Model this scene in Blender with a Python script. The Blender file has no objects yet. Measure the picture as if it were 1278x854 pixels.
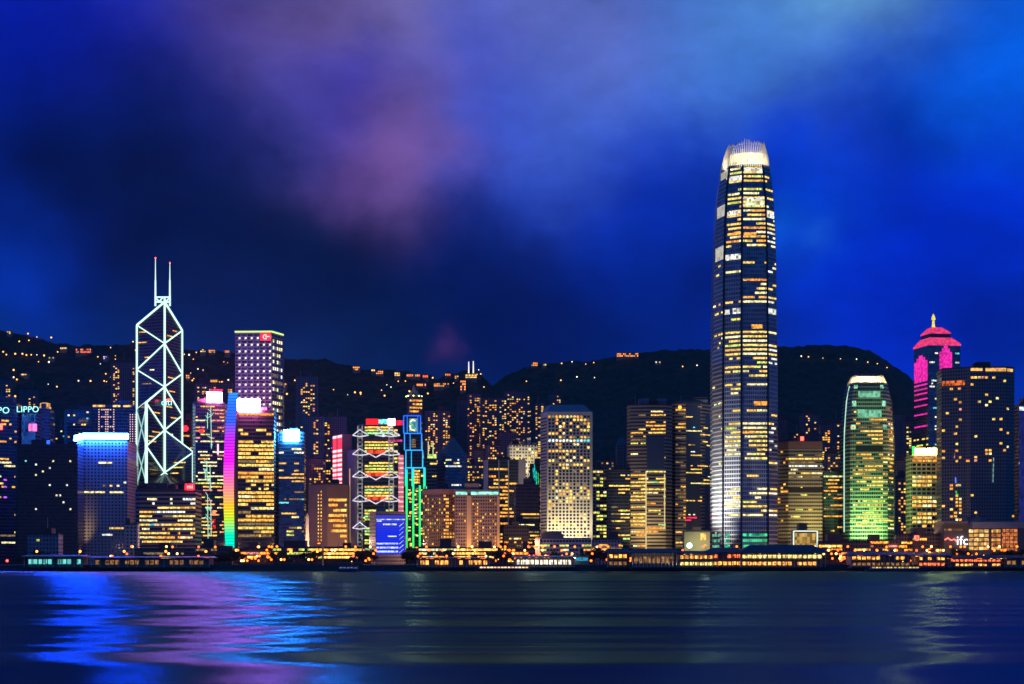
import bpy, bmesh, math, random
from mathutils import Vector, Matrix, noise

# ------------------------------------------------------------------ camera, sky, exposure
sc = bpy.context.scene
COL = sc.collection
FOC, CX, HZ, CAMZ = 1855.0, 639.0, 701.0, 8.0      # focal length in photo pixels, centre column, horizon row, eye height

cam_data = bpy.data.cameras.new("camera")
cam = bpy.data.objects.new("camera", cam_data)
COL.objects.link(cam)
cam.location = (0, 0, CAMZ)
cam.rotation_euler = (math.radians(90), 0, 0)
cam_data.sensor_width = 36
cam_data.lens = 36 * FOC / 1278
cam_data.shift_y = (HZ - 427) / 1278
cam_data.clip_start = 1
cam_data.clip_end = 20000
sc.camera = cam

sc.view_settings.view_transform = 'Standard'
sc.view_settings.look = 'None'
sc.view_settings.exposure = 0
sc.view_settings.gamma = 1
sc.view_settings.use_curve_mapping = False
sc.render.engine = 'CYCLES'
sc.cycles.use_denoising = True
sc.cycles.max_bounces = 5
sc.cycles.diffuse_bounces = 2
sc.cycles.glossy_bounces = 3
sc.cycles.sample_clamp_indirect = 6
sc.cycles.caustics_reflective = False
sc.cycles.caustics_refractive = False


def lin(r, g, b):
    f = lambda c: (c / 255) / 12.92 if c <= 10 else ((c / 255 + 0.055) / 1.055) ** 2.4
    return (f(r), f(g), f(b), 1)


def ray(px, py):
    return Vector(((px - CX) / FOC, 1, (HZ - py) / FOC)).normalized()


world = bpy.data.worlds.new("World")
sc.world = world
world.use_nodes = True
wn, wl = world.node_tree.nodes, world.node_tree.links
bg = wn['Background']
tc = wn.new('ShaderNodeTexCoord')
nz = wn.new('ShaderNodeTexNoise')
nz.inputs['Scale'].default_value = 7
nz.inputs['Detail'].default_value = 8
nz.inputs['Roughness'].default_value = 0.62
wl.new(tc.outputs['Generated'], nz.inputs['Vector'])
sub = wn.new('ShaderNodeVectorMath'); sub.operation = 'SUBTRACT'
sub.inputs[1].default_value = (0.5, 0.5, 0.5)
wl.new(nz.outputs['Color'], sub.inputs[0])
scl = wn.new('ShaderNodeVectorMath'); scl.operation = 'SCALE'
scl.inputs['Scale'].default_value = 0.095
wl.new(sub.outputs[0], scl.inputs[0])
addv = wn.new('ShaderNodeVectorMath'); addv.operation = 'ADD'
wl.new(tc.outputs['Generated'], addv.inputs[0])
wl.new(scl.outputs[0], addv.inputs[1])
sky = wn.new('ShaderNodeTexSky')
sky.sky_type = 'NISHITA'
sky.sun_disc = False
sky.sun_elevation = math.radians(-4)
sky.sun_rotation = math.radians(110)
base = wn.new('ShaderNodeMix'); base.data_type = 'RGBA'; base.blend_type = 'ADD'
base.inputs[0].default_value = 0.05
base.inputs[6].default_value = lin(6, 74, 152)
wl.new(sky.outputs[0], base.inputs[7])
cur = base.outputs[2]
# cloud banks: direction (as a photo pixel of the view north), colour, size in degrees, opacity
CLOUDS = [
    (640, 360, (1, 21, 84), 8.0, 1.0), (1150, 300, (0, 37, 190), 8.0, 1.0), (60, 330, (1, 23, 105), 5.0, .9),
    (0, 60, (1, 27, 165), 5.0, .9), (90, 40, (5, 25, 170), 4.0, .85), (60, 210, (1, 16, 74), 3.0, .95),
    (200, 240, (2, 16, 62), 3.4, 1.0), (290, 150, (13, 31, 128), 2.2, .7), (330, 270, (5, 17, 62), 2.8, .9), (430, 340, (1, 17, 52), 3.6, 1.0), (580, 330, (2, 19, 66), 3.2, .9), (650, 250, (7, 47, 175), 2.6, .75),
    (680, 400, (1, 19, 80), 4.0, .9), (15, 345, (3, 49, 170), 1.6, .8), (270, 0, (64, 52, 140), 2.4, .8), (400, 20, (104, 82, 148), 2.6, .85),
    (520, 20, (120, 106, 168), 2.8, .9), (640, 10, (102, 106, 176), 2.6, .85), (430, 115, (52, 50, 160), 2.0, .85), (600, 100, (70, 84, 195), 2.2, .85), (505, 188, (116, 84, 154), 1.8, .9), (445, 205, (84, 56, 126), 1.3, .5),
    (620, 160, (50, 72, 190), 1.6, .7), (710, 165, (66, 100, 208), 2.4, .85),
    (770, 80, (58, 96, 205), 2.8, .85), (870, 40, (70, 116, 205), 2.8, .85), (1030, 10, (106, 166, 205), 2.8, .92),
    (960, 60, (56, 112, 208), 2.4, .75), (820, 260, (2, 47, 190), 3.0, .8), (1130, 150, (0, 21, 125), 2.4, .9),
    (1015, 290, (6, 85, 232), 1.6, .8), (990, 220, (1, 57, 210), 2.2, .75), (1255, 90, (7, 105, 245), 2.4, .9), (1230, 270, (0, 43, 200), 3.0, .8),
    (900, 400, (1, 29, 125), 3.0, .8), (1130, 390, (0, 41, 200), 2.6, .85), (1080, 80, (3, 63, 190), 1.4, .5),
    (300, 410, (1, 24, 84), 3.0, .8), (1250, 430, (0, 27, 140), 2.4, .7), (553, 446, (84, 46, 110), .5, .4), (740, 20, (96, 106, 178), 2.2, .6), (1035, 312, (34, 104, 220), .5, .6), (985, 296, (12, 97, 225), .6, .5),
]
for px, py, c, deg, op in CLOUDS:
    d = wn.new('ShaderNodeVectorMath'); d.operation = 'DISTANCE'
    wl.new(addv.outputs[0], d.inputs[0]); d.inputs[1].default_value = ray(px, py)
    q = wn.new('ShaderNodeMath'); q.operation = 'POWER'; wl.new(d.outputs['Value'], q.inputs[0]); q.inputs[1].default_value = 2
    s = math.radians(deg)
    e = wn.new('ShaderNodeMath'); e.operation = 'MULTIPLY'; wl.new(q.outputs[0], e.inputs[0]); e.inputs[1].default_value = -1 / (2 * s * s) * 1.4
    x = wn.new('ShaderNodeMath'); x.operation = 'EXPONENT'; wl.new(e.outputs[0], x.inputs[0])
    o = wn.new('ShaderNodeMath'); o.operation = 'MULTIPLY'; wl.new(x.outputs[0], o.inputs[0]); o.inputs[1].default_value = op
    m = wn.new('ShaderNodeMix'); m.data_type = 'RGBA'
    wl.new(o.outputs[0], m.inputs[0]); wl.new(cur, m.inputs[6]); m.inputs[7].default_value = lin(*c)
    cur = m.outputs[2]
nf = wn.new('ShaderNodeTexNoise'); nf.inputs['Scale'].default_value = 11; nf.inputs['Detail'].default_value = 7
nf.inputs['Roughness'].default_value = 0.6
mp = wn.new('ShaderNodeMapping'); mp.inputs['Scale'].default_value = (1, 1, 1.8)
wl.new(tc.outputs['Generated'], mp.inputs['Vector']); wl.new(mp.outputs[0], nf.inputs['Vector'])
mr = wn.new('ShaderNodeMapRange'); mr.inputs[1].default_value = .3; mr.inputs[2].default_value = .7
mr.inputs[3].default_value = .76; mr.inputs[4].default_value = 1.26
wl.new(nf.outputs['Fac'], mr.inputs[0])
fin = wn.new('ShaderNodeVectorMath'); fin.operation = 'SCALE'
wl.new(cur, fin.inputs[0]); wl.new(mr.outputs[0], fin.inputs['Scale'])
wl.new(fin.outputs[0], bg.inputs['Color'])
bg.inputs['Strength'].default_value = 1.0


# ------------------------------------------------------------------ helpers
def X(px, Y): return (px - CX) / FOC * Y
def Z(py, Y): return CAMZ + (HZ - py) / FOC * Y
def pt(px, py, Y): return Vector((X(px, Y), Y, Z(py, Y)))


def tag(o, label=None, cat=None, group=None, kind=None):
    if label: o['label'] = label
    if cat: o['category'] = cat
    if group: o['group'] = group
    if kind: o['kind'] = kind
    return o


def root(name, loc, label, cat, group=None):
    o = bpy.data.objects.new(name, None)
    o.empty_display_size = 5
    COL.objects.link(o)
    o.location = loc
    return tag(o, label, cat, group)


def link(name, me, parent=None):
    o = bpy.data.objects.new(name, me)
    COL.objects.link(o)
    if parent is not None: o.parent = parent
    return o


def mesh(name, verts, faces, mats, parent=None, uvs=None, mi=None, smooth=False):
    me = bpy.data.meshes.new(name)
    me.from_pydata([tuple(v) for v in verts], [], faces)
    for m in (mats if isinstance(mats, (list, tuple)) else [mats]): me.materials.append(m)
    if uvs:
        ul = me.uv_layers.new(name='UVMap')
        ul.data.foreach_set('uv', [c for uv in uvs for c in uv])
    if mi: me.polygons.foreach_set('material_index', mi)
    if smooth: me.polygons.foreach_set('use_smooth', [True] * len(me.polygons))
    me.update()
    return link(name, me, parent)


CUBE_V = [(-.5, -.5, -.5), (.5, -.5, -.5), (.5, .5, -.5), (-.5, .5, -.5), (-.5, -.5, .5), (.5, -.5, .5), (.5, .5, .5), (-.5, .5, .5)]
CUBE_F = [(0, 3, 2, 1), (4, 5, 6, 7), (0, 1, 5, 4), (1, 2, 6, 5), (2, 3, 7, 6), (3, 0, 4, 7)]


class MB:                                                   # collects boxes, bars, prisms, spheres into one mesh
    def __init__(s): s.v, s.f = [], []
    def add(s, v, f):
        n = len(s.v); s.v += [Vector(p) for p in v]; s.f += [tuple(i + n for i in t) for t in f]; return s
    def box(s, x0, x1, y0, y1, z0, z1):
        return s.add([((x0 + x1) / 2 + a * (x1 - x0), (y0 + y1) / 2 + b * (y1 - y0), (z0 + z1) / 2 + c * (z1 - z0)) for a, b, c in CUBE_V], CUBE_F)
    def bar(s, p, q, r, r2=None):
        p, q = Vector(p), Vector(q); r2 = r if r2 is None else r2
        d = (q - p).normalized(); a = d.cross(Vector((0, 0, 1)) if abs(d.z) < .95 else Vector((0, 1, 0))).normalized(); b = d.cross(a)
        v = [c + (a * x + b * y) * k for c, k in ((p, r), (q, r2)) for x, y in ((-1, -1), (1, -1), (1, 1), (-1, 1))]
        return s.add(v, [(3, 2, 1, 0), (4, 5, 6, 7), (0, 1, 5, 4), (1, 2, 6, 5), (2, 3, 7, 6), (3, 0, 4, 7)])
    def prism(s, poly, z0, z1, poly2=None):                 # closed, poly counter-clockwise from above
        n = len(poly); poly2 = poly2 or poly
        v = [(x, y, z0) for x, y in poly] + [(x, y, z1) for x, y in poly2]
        return s.add(v, [tuple(range(n))[::-1], tuple(range(n, 2 * n))] + [(i, (i + 1) % n, (i + 1) % n + n, i + n) for i in range(n)])
    def lathe(s, c, prof, n=12):                             # prof: (radius, z) from bottom to top
        v, f = [], []
        for r, z in prof:
            for k in range(n): v.append((c[0] + r * math.cos(k * math.tau / n), c[1] + r * math.sin(k * math.tau / n), c[2] + z))
        m = len(prof)
        for j in range(m - 1):
            for k in range(n): f.append((j * n + k, j * n + (k + 1) % n, (j + 1) * n + (k + 1) % n, (j + 1) * n + k))
        f.append(tuple(range(n))[::-1]); f.append(tuple((m - 1) * n + k for k in range(n)))
        return s.add(v, f)
    def ball(s, c, r, n=8):
        return s.lathe(c, [(r * math.sin(a), -r * math.cos(a)) for a in [math.pi * (i + .3) / (n - .4) for i in range(n)]], n + 2)
    def build(s, name, mat, parent=None, off=None, smooth=False):
        v = s.v if off is None else [p - off for p in s.v]
        return mesh(name, v, s.f, mat, parent, smooth=smooth)


# ------------------------------------------------------------------ materials
MATS = {}


def new_mat(name):
    m = bpy.data.materials.new(name); m.use_nodes = True
    return m, m.node_tree.nodes, m.node_tree.links


def plain(name, col, rough=.7, metal=0., var=.25, scale=.08):
    if name in MATS: return MATS[name]
    m, n, l = new_mat(name)
    b = n['Principled BSDF']; b.inputs['Roughness'].default_value = rough; b.inputs['Metallic'].default_value = metal
    t = n.new('ShaderNodeTexNoise'); t.inputs['Scale'].default_value = scale; t.inputs['Detail'].default_value = 6
    g = n.new('ShaderNodeNewGeometry'); l.new(g.outputs['Position'], t.inputs['Vector'])
    mx = n.new('ShaderNodeMix'); mx.data_type = 'RGBA'
    l.new(t.outputs['Fac'], mx.inputs[0])
    mx.inputs[6].default_value = (*[c * (1 - var) for c in col], 1); mx.inputs[7].default_value = (*[min(1, c * (1 + var)) for c in col], 1)
    l.new(mx.outputs[2], b.inputs['Base Color'])
    MATS[name] = m
    return m


def facade(name, wall, glass=(.012, .016, .022), fh=3.6, bw=3.0, wf=.6, hf=.55, wr=.6, gr=.12, metal=0., spec=.5, coat=0.):
    """a wall with a regular pattern of unlit glazing, laid out in metres along the wall (UV)"""
    if name in MATS: return MATS[name]
    m, n, l = new_mat(name)
    b = n['Principled BSDF']
    uv = n.new('ShaderNodeUVMap'); sp = n.new('ShaderNodeSeparateXYZ'); l.new(uv.outputs[0], sp.inputs[0])
    fac = []
    for o, size, frac in ((0, bw, wf), (1, fh, hf)):
        a = n.new('ShaderNodeMath'); a.operation = 'DIVIDE'; l.new(sp.outputs[o], a.inputs[0]); a.inputs[1].default_value = size
        f = n.new('ShaderNodeMath'); f.operation = 'FRACT'; l.new(a.outputs[0], f.inputs[0])
        s = n.new('ShaderNodeMath'); s.operation = 'SUBTRACT'; l.new(f.outputs[0], s.inputs[0]); s.inputs[1].default_value = .5
        ab = n.new('ShaderNodeMath'); ab.operation = 'ABSOLUTE'; l.new(s.outputs[0], ab.inputs[0])
        c = n.new('ShaderNodeMath'); c.operation = 'LESS_THAN'; l.new(ab.outputs[0], c.inputs[0]); c.inputs[1].default_value = frac / 2
        fac.append(c)
    k = n.new('ShaderNodeMath'); k.operation = 'MULTIPLY'; l.new(fac[0].outputs[0], k.inputs[0]); l.new(fac[1].outputs[0], k.inputs[1])
    t = n.new('ShaderNodeTexNoise'); t.inputs['Scale'].default_value = .06; t.inputs['Detail'].default_value = 6
    l.new(uv.outputs[0], t.inputs['Vector'])
    w = n.new('ShaderNodeMix'); w.data_type = 'RGBA'; l.new(t.outputs['Fac'], w.inputs[0])
    w.inputs[6].default_value = (*[c * .72 for c in wall], 1); w.inputs[7].default_value = (*[min(1, c * 1.25) for c in wall], 1)
    # each pane a slightly different glass tone
    fl = n.new('ShaderNodeVectorMath'); fl.operation = 'DIVIDE'; l.new(uv.outputs[0], fl.inputs[0]); fl.inputs[1].default_value = (bw, fh, 1)
    ff = n.new('ShaderNodeVectorMath'); ff.operation = 'FLOOR'; l.new(fl.outputs[0], ff.inputs[0])
    wn_ = n.new('ShaderNodeTexWhiteNoise'); wn_.noise_dimensions = '2D'; l.new(ff.outputs[0], wn_.inputs['Vector'])
    gm = n.new('ShaderNodeMix'); gm.data_type = 'RGBA'; l.new(wn_.outputs['Value'], gm.inputs[0])
    gm.inputs[6].default_value = (*[c * .5 for c in glass], 1); gm.inputs[7].default_value = (*[c * 1.9 for c in glass], 1)
    mx = n.new('ShaderNodeMix'); mx.data_type = 'RGBA'; l.new(k.outputs[0], mx.inputs[0]); l.new(w.outputs[2], mx.inputs[6]); l.new(gm.outputs[2], mx.inputs[7])
    l.new(mx.outputs[2], b.inputs['Base Color'])
    r = n.new('ShaderNodeMapRange'); l.new(k.outputs[0], r.inputs[0]); r.inputs[3].default_value = wr; r.inputs[4].default_value = gr
    l.new(r.outputs[0], b.inputs['Roughness'])
    b.inputs['Metallic'].default_value = metal
    if coat:
        cm = n.new('ShaderNodeMath'); cm.operation = 'MULTIPLY'; cm.inputs[1].default_value = coat; l.new(k.outputs[0], cm.inputs[0]); l.new(cm.outputs[0], b.inputs['Metallic'])
    b.inputs['Specular IOR Level'].default_value = spec
    MATS[name] = m
    return m


def glow(name, col, strength, cell=1.5, lo=.3, hi=1.5, sample=False, col2=None):
    """something that gives off light; cell gives the uneven rooms, lamps or pixels behind the glass"""
    if name in MATS: return MATS[name]
    m, n, l = new_mat(name)
    n.remove(n['Principled BSDF'])
    e = n.new('ShaderNodeEmission'); l.new(e.outputs[0], n['Material Output'].inputs['Surface'])
    e.inputs['Color'].default_value = (*col, 1)
    if cell:
        g = n.new('ShaderNodeNewGeometry')
        d = n.new('ShaderNodeVectorMath'); d.operation = 'DIVIDE'; l.new(g.outputs['Position'], d.inputs[0]); d.inputs[1].default_value = (cell, cell, cell * 1.3)
        f = n.new('ShaderNodeVectorMath'); f.operation = 'FLOOR'; l.new(d.outputs[0], f.inputs[0])
        w = n.new('ShaderNodeTexWhiteNoise'); l.new(f.outputs[0], w.inputs['Vector'])
        r = n.new('ShaderNodeMapRange'); l.new(w.outputs['Value'], r.inputs[0]); r.inputs[3].default_value = lo * strength; r.inputs[4].default_value = hi * strength
        l.new(r.outputs[0], e.inputs['Strength'])
        if col2:
            d2 = n.new('ShaderNodeVectorMath'); d2.operation = 'DIVIDE'; l.new(g.outputs['Position'], d2.inputs[0]); d2.inputs[1].default_value = (cell * 5, cell * 5, cell * 2.4)
            f2 = n.new('ShaderNodeVectorMath'); f2.operation = 'FLOOR'; l.new(d2.outputs[0], f2.inputs[0])
            w2 = n.new('ShaderNodeTexWhiteNoise'); l.new(f2.outputs[0], w2.inputs['Vector'])
            mx = n.new('ShaderNodeMix'); mx.data_type = 'RGBA'; l.new(w2.outputs['Value'], mx.inputs[0])
            mx.inputs[6].default_value = (*col, 1); mx.inputs[7].default_value = (*col2, 1); l.new(mx.outputs[2], e.inputs['Color'])
    else:
        e.inputs['Strength'].default_value = strength
    m.cycles.emission_sampling = 'FRONT_BACK' if sample else 'NONE'
    MATS[name] = m
    return m


def led_ramp(name, stops, z0, z1, strength, cell=0, sample=True):
    """an LED surface whose programme runs through several colours from bottom to top (world height z0..z1)"""
    m, n, l = new_mat(name)
    n.remove(n['Principled BSDF'])
    e = n.new('ShaderNodeEmission'); l.new(e.outputs[0], n['Material Output'].inputs['Surface'])
    g = n.new('ShaderNodeNewGeometry'); sp = n.new('ShaderNodeSeparateXYZ'); l.new(g.outputs['Position'], sp.inputs[0])
    r = n.new('ShaderNodeMapRange'); l.new(sp.outputs[2], r.inputs[0]); r.inputs[1].default_value = z0; r.inputs[2].default_value = z1
    cr = n.new('ShaderNodeValToRGB'); l.new(r.outputs[0], cr.inputs[0])
    els = cr.color_ramp.elements
    while len(els) < len(stops): els.new(.5)
    for el, (p, c) in zip(els, stops): el.position = p; el.color = (*c, 1)
    l.new(cr.outputs[0], e.inputs['Color'])
    e.inputs['Strength'].default_value = strength
    if cell:
        d = n.new('ShaderNodeMath'); d.operation = 'DIVIDE'; l.new(sp.outputs[2], d.inputs[0]); d.inputs[1].default_value = cell
        f = n.new('ShaderNodeMath'); f.operation = 'FRACT'; l.new(d.outputs[0], f.inputs[0])
        c = n.new('ShaderNodeMath'); c.operation = 'GREATER_THAN'; l.new(f.outputs[0], c.inputs[0]); c.inputs[1].default_value = .25
        mr_ = n.new('ShaderNodeMapRange'); l.new(c.outputs[0], mr_.inputs[0]); mr_.inputs[3].default_value = strength * .35; mr_.inputs[4].default_value = strength
        l.new(mr_.outputs[0], e.inputs['Strength'])
    m.cycles.emission_sampling = 'FRONT_BACK' if sample else 'NONE'
    return m


WARM = glow('warm_window', (1, .56, .1), 1.3, col2=(1, .44, .06))
YELLOW = glow('yellow_window', (1, .74, .16), 1.35, col2=(1, .58, .1))
ORANGE = glow('orange_window', (1, .32, .035), 1.3, col2=(1, .46, .07))
PALE = glow('pale_window', (1, .86, .46), 1.4, col2=(.9, .78, .3))
WHITE = glow('white_window', (.82, .95, 1), 1.2, col2=(1, .9, .6))
LIME = glow('lime_window', (.7, .95, .14), 1.1, col2=(1, .82, .18))
GREEN = glow('green_window', (.25, 1, .42), 1.0, col2=(.7, 1, .3))
CYAN = glow('cyan_window', (.2, .9, 1), 1.05)
PINKW = glow('pink_window', (1, .32, .25), 1.1)
DIMW = glow('dim_window', (.9, .5, .14), .36, col2=(.6, .5, .25))
PAL = {
    'yel': [(YELLOW, 5), (WARM, 4), (PALE, 2), (ORANGE, 1), (DIMW, 2.5)],
    'warm': [(WARM, 5), (ORANGE, 3), (YELLOW, 2), (PALE, 1), (DIMW, 2.5)],
    'oran': [(ORANGE, 5), (WARM, 4), (YELLOW, 1)],
    'res': [(ORANGE, 4), (WARM, 4), (YELLOW, 2), (PALE, 1), (PINKW, .5)],
    'pale': [(PALE, 5), (WHITE, 2), (YELLOW, 3), (DIMW, 2.5)],
    'cool': [(WHITE, 4), (PALE, 2), (CYAN, 1)],
    'lime': [(LIME, 5), (YELLOW, 3), (PALE, 1), (DIMW, 2.5)],
    'green': [(GREEN, 4), (LIME, 3), (YELLOW, 2), (DIMW, 2.5)],
    'mix': [(PALE, 3), (YELLOW, 3), (WARM, 2), (CYAN, 1), (WHITE, 1), (ORANGE, 1), (DIMW, 2.5)],
    'dim': [(DIMW, 4), (WARM, 1)],
}
CONC = plain('concrete', (.22, .21, .2), .8)
DARKC = plain('dark_concrete', (.07, .07, .075), .8)
ROOFM = plain('roof_felt', (.06, .06, .065), .85)
STEEL = plain('steel', (.4, .42, .45), .4, .8)
WHITEP = plain('white_paint', (.75, .75, .73), .5, var=.1)
BLACK = plain('black_metal', (.02, .02, .022), .5)
LAMPO = glow('sodium_lamp', (1, .24, .02), 9, 0, sample=True)
LAMPW = glow('white_lamp', (1, .85, .6), 26, 0, sample=True)
LAMPR = glow('red_lamp', (1, .03, .02), 14, 0, sample=True)
HILL_O = glow('hill_lamp', (1, .4, .08), 3.4, 0)
HILL_W = glow('hill_lamp_white', (1, .85, .55), 2.6, 0)

UNIT = {}


def unit_cube(mat):
    if mat.name not in UNIT:
        me = bpy.data.meshes.new('window')
        me.from_pydata(CUBE_V, [], CUBE_F); me.materials.append(mat)
        UNIT[mat.name] = me
    return UNIT[mat.name]


def bar_obj(name, p, q, r, mat, parent, off):
    p, q = Vector(p) - off, Vector(q) - off
    o = link(name, unit_cube(mat), parent)
    o.location = (p + q) / 2
    o.rotation_mode = 'QUATERNION'
    o.rotation_quaternion = (q - p).to_track_quat('Z', 'Y')
    o.scale = (2 * r, 2 * r, (q - p).length)
    return o


def spot(name, loc, target, energy, col, size=60, blend=.8, parent=None, rad=1.5):
    d = bpy.data.lights.new(name, 'SPOT'); d.energy = energy; d.color = col; d.spot_size = math.radians(size); d.spot_blend = blend
    d.shadow_soft_size = rad
    o = bpy.data.objects.new(name, d); COL.objects.link(o)
    o.location = loc
    o.rotation_euler = (Vector(target) - Vector(loc)).to_track_quat('-Z', 'Y').to_euler()
    if parent is not None:
        o.location = Vector(loc) - parent.location; o.parent = parent
    return o


MAXW = 100


def text_mesh(name, cu, parent):
    tmp = bpy.data.objects.new('tmp_text', cu); COL.objects.link(tmp)
    me = bpy.data.meshes.new_from_object(tmp.evaluated_get(bpy.context.evaluated_depsgraph_get()))
    bpy.data.objects.remove(tmp); me.name = name
    return link(name, me, parent)


class Bld:
    """a tower from the chain of its visible corners, left to right: (photo column, metres behind the front distance Y)"""
    def __init__(s, name, label, chain, top, Y, depth=26, wall=None, cat='building', group=None, base=5.0, roof=True, plant=1, seed=None, roofmat=None, loft=None):
        s.rnd = random.Random(seed if seed is not None else label)
        s.Y, s.base = Y, base
        s.px = [c[0] for c in chain]
        f = [Vector((X(c[0], Y + c[1]), Y + c[1])) for c in chain]
        far = max(p.y for p in f) + depth
        s.poly = f + [Vector((f[-1].x - (2 if f[-1].x > f[0].x + 6 else 0), far)), Vector((f[0].x + 2, far))]
        cx = sum(p.x for p in s.poly) / len(s.poly); cy = sum(p.y for p in s.poly) / len(s.poly)
        s.o = Vector((cx, cy, base))
        s.top = Z(top, Y)
        s.loft = loft                                       # list of (z, scale about centre) for tapering towers
        s.root = root(name, s.o, label, cat, group)
        s.wall = wall
        s.rects = []
        s.nf = len(chain) - 1
        if wall is not None: s.walls(wall)
        if roof:
            sc_ = s.scale(s.top)
            pol = [(c.x * sc_, c.y * sc_) for c in [Vector((p.x - cx, p.y - cy)) * .985 for p in s.poly]]
            MB().prism(pol, s.top - base - .02, s.top - base + 1.3).build('roof', roofmat or ROOFM, s.root)
        if loft or not roof: plant = 0
        if plant and s.rnd.random() < .6:
            a = s.rnd.uniform(-.3, .3) * (f[-1].x - f[0].x)
            MB().bar((a, 0, s.top - base + 1.3), (a, 0, s.top - base + s.rnd.uniform(8, 18)), .25, .1).build('antenna', STEEL, s.root)
        for k in range(plant):
            w = (max(p.x for p in s.poly) - min(p.x for p in s.poly))
            a = s.rnd.uniform(-.3, .1) * w; ww = s.rnd.uniform(.18, .4) * w; h = s.rnd.uniform(3, 7)
            MB().box(a, a + ww, -8 + 3 * k, 4 + 3 * k, s.top - base + 1.3, s.top - base + 1.3 + h).build('plant_room', roofmat or DARKC, s.root)

    def scale(s, z):
        if not s.loft: return 1
        for (z0, a), (z1, b) in zip(s.loft, s.loft[1:]):
            if z <= z1: return a + (b - a) * max(0, z - z0) / (z1 - z0)
        return s.loft[-1][1]

    def corner(s, i, z):
        p = s.poly[i % len(s.poly)]; k = s.scale(z)
        return Vector((s.o.x + (p.x - s.o.x) * k, s.o.y + (p.y - s.o.y) * k))

    def walls(s, mat, name='facade'):
        zs = [s.base] + ([z for z, k in s.loft if s.base < z < s.top] if s.loft else []) + [s.top]
        v, f, uv = [], [], []
        n = len(s.poly)
        for i in range(n):
            L = (s.poly[(i + 1) % n] - s.poly[i]).length
            for z0, z1 in zip(zs, zs[1:]):
                a0, b0, a1, b1 = s.corner(i, z0), s.corner(i + 1, z0), s.corner(i, z1), s.corner(i + 1, z1)
                k = len(v)
                v += [Vector((a0.x, a0.y, z0)) - s.o, Vector((b0.x, b0.y, z0)) - s.o, Vector((b1.x, b1.y, z1)) - s.o, Vector((a1.x, a1.y, z1)) - s.o]
                f.append((k, k + 1, k + 2, k + 3)); uv += [(0, z0), (L, z0), (L, z1), (0, z1)]
        mesh(name, v, f, mat, s.root, uv)

    def frame(s, face, z):
        a, b = s.corner(face, z), s.corner(face + 1, z)
        d = (b - a); L = d.length; d.normalize()
        return a, d, Vector((d.y, -d.x)), L

    def trange(s, face, x0, x1):
        a, b = s.px[face], s.px[face + 1]
        t = lambda x: 0. if x is None else (x - a) / (b - a)
        return t(x0), (1. if x1 is None else t(x1))

    def rect(s, face, t0, t1, z0, z1, mat):
        s.rects.append((face, t0, t1, z0, z1, mat))

    def pick(s, pal):
        p = PAL[pal] if isinstance(pal, str) else pal
        return s.rnd.choices([m for m, w in p], [w for m, w in p])[0]

    def win(s, face, y0, y1, fh=3.8, bw=3., mode='run', p=.6, fill=.7, pal='yel', wf=.85, hf=.5, x0=None, x1=None, seg=6):
        """lit windows between photo rows y0 and y1 of one face: 'run' lights stretches of a floor, 'cell' single windows, 'col' flats"""
        t0, t1 = s.trange(face, x0, x1)
        L = (s.poly[face + 1] - s.poly[face]).length
        zt, zb = Z(y0, s.Y), Z(y1, s.Y)
        nb = max(1, int((t1 - t0) * L / bw)); dt = (t1 - t0) / nb
        fl0 = math.ceil((zb) / fh)
        colp = [s.rnd.random() for _ in range(nb)]
        z = fl0 * fh
        while z + fh * hf < zt:
            za, zc = z + fh * (.5 - hf / 2), z + fh * (.5 + hf / 2)
            if mode == 'run':
                if s.rnd.random() < p:
                    b = 0 if s.rnd.random() < fill else s.rnd.randint(0, 3)
                    m = s.pick(pal)
                    while b < nb:
                        n_ = min(nb - b, s.rnd.randint(1, seg) if fill < .95 else nb)
                        if s.rnd.random() < fill:
                            s.rect(face, t0 + (b + (1 - wf) / 2) * dt, t0 + (b + n_ - (1 - wf) / 2) * dt, za, zc, m if s.rnd.random() < .75 else s.pick(pal))
                        b += n_
            elif mode == 'cell':
                pr = p * (.35 + 1.3 * s.rnd.random()) if fill < 1 else p
                for b in range(nb):
                    if s.rnd.random() < pr:
                        s.rect(face, t0 + (b + (1 - wf) / 2) * dt, t0 + (b + (1 + wf) / 2) * dt, za, zc, s.pick(pal))
            elif mode == 'col':
                for b in range(nb):
                    if colp[b] < fill and s.rnd.random() < p:
                        s.rect(face, t0 + (b + (1 - wf) / 2) * dt, t0 + (b + (1 + wf) / 2) * dt, za, zc, s.pick(pal))
            z += fh

    def panel(s, name, face, x0, x1, y0, y1, mat, proud=.5, label=None, back=.0):
        t0, t1 = s.trange(face, x0, x1)
        z0, z1 = Z(y1, s.Y), Z(y0, s.Y)
        a, d, n, L = s.frame(face, (z0 + z1) / 2)
        A, B = a + d * (t0 * L), a + d * (t1 * L)
        po = [A + n * proud, B + n * proud, B + n * back, A + n * back]
        o = MB().prism([(p.x - s.o.x, p.y - s.o.y) for p in po], z0 - s.base, z1 - s.base).build(name, mat, s.root)
        if label: o['label'] = label
        return o

    def P(s, px, py, dy):                                    # a point in front of the tower
        return pt(px, py, s.Y + dy)

    def bar(s, name, p, q, r, mat): return bar_obj(name, p, q, r, mat, s.root, s.o)

    def text(s, name, txt, px, py, height, mat, dy=-1.5, align='CENTER', face=None):
        cu = bpy.data.curves.new(name, 'FONT'); cu.body = txt; cu.extrude = .25; cu.align_x = align; cu.size = height / .7
        cu.space_character = 1.05
        cu.materials.append(mat)
        o = text_mesh(name, cu, s.root)
        o.location = s.P(px, py, dy) - s.o
        o.rotation_euler = (math.radians(90), 0, 0)
        return o

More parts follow.
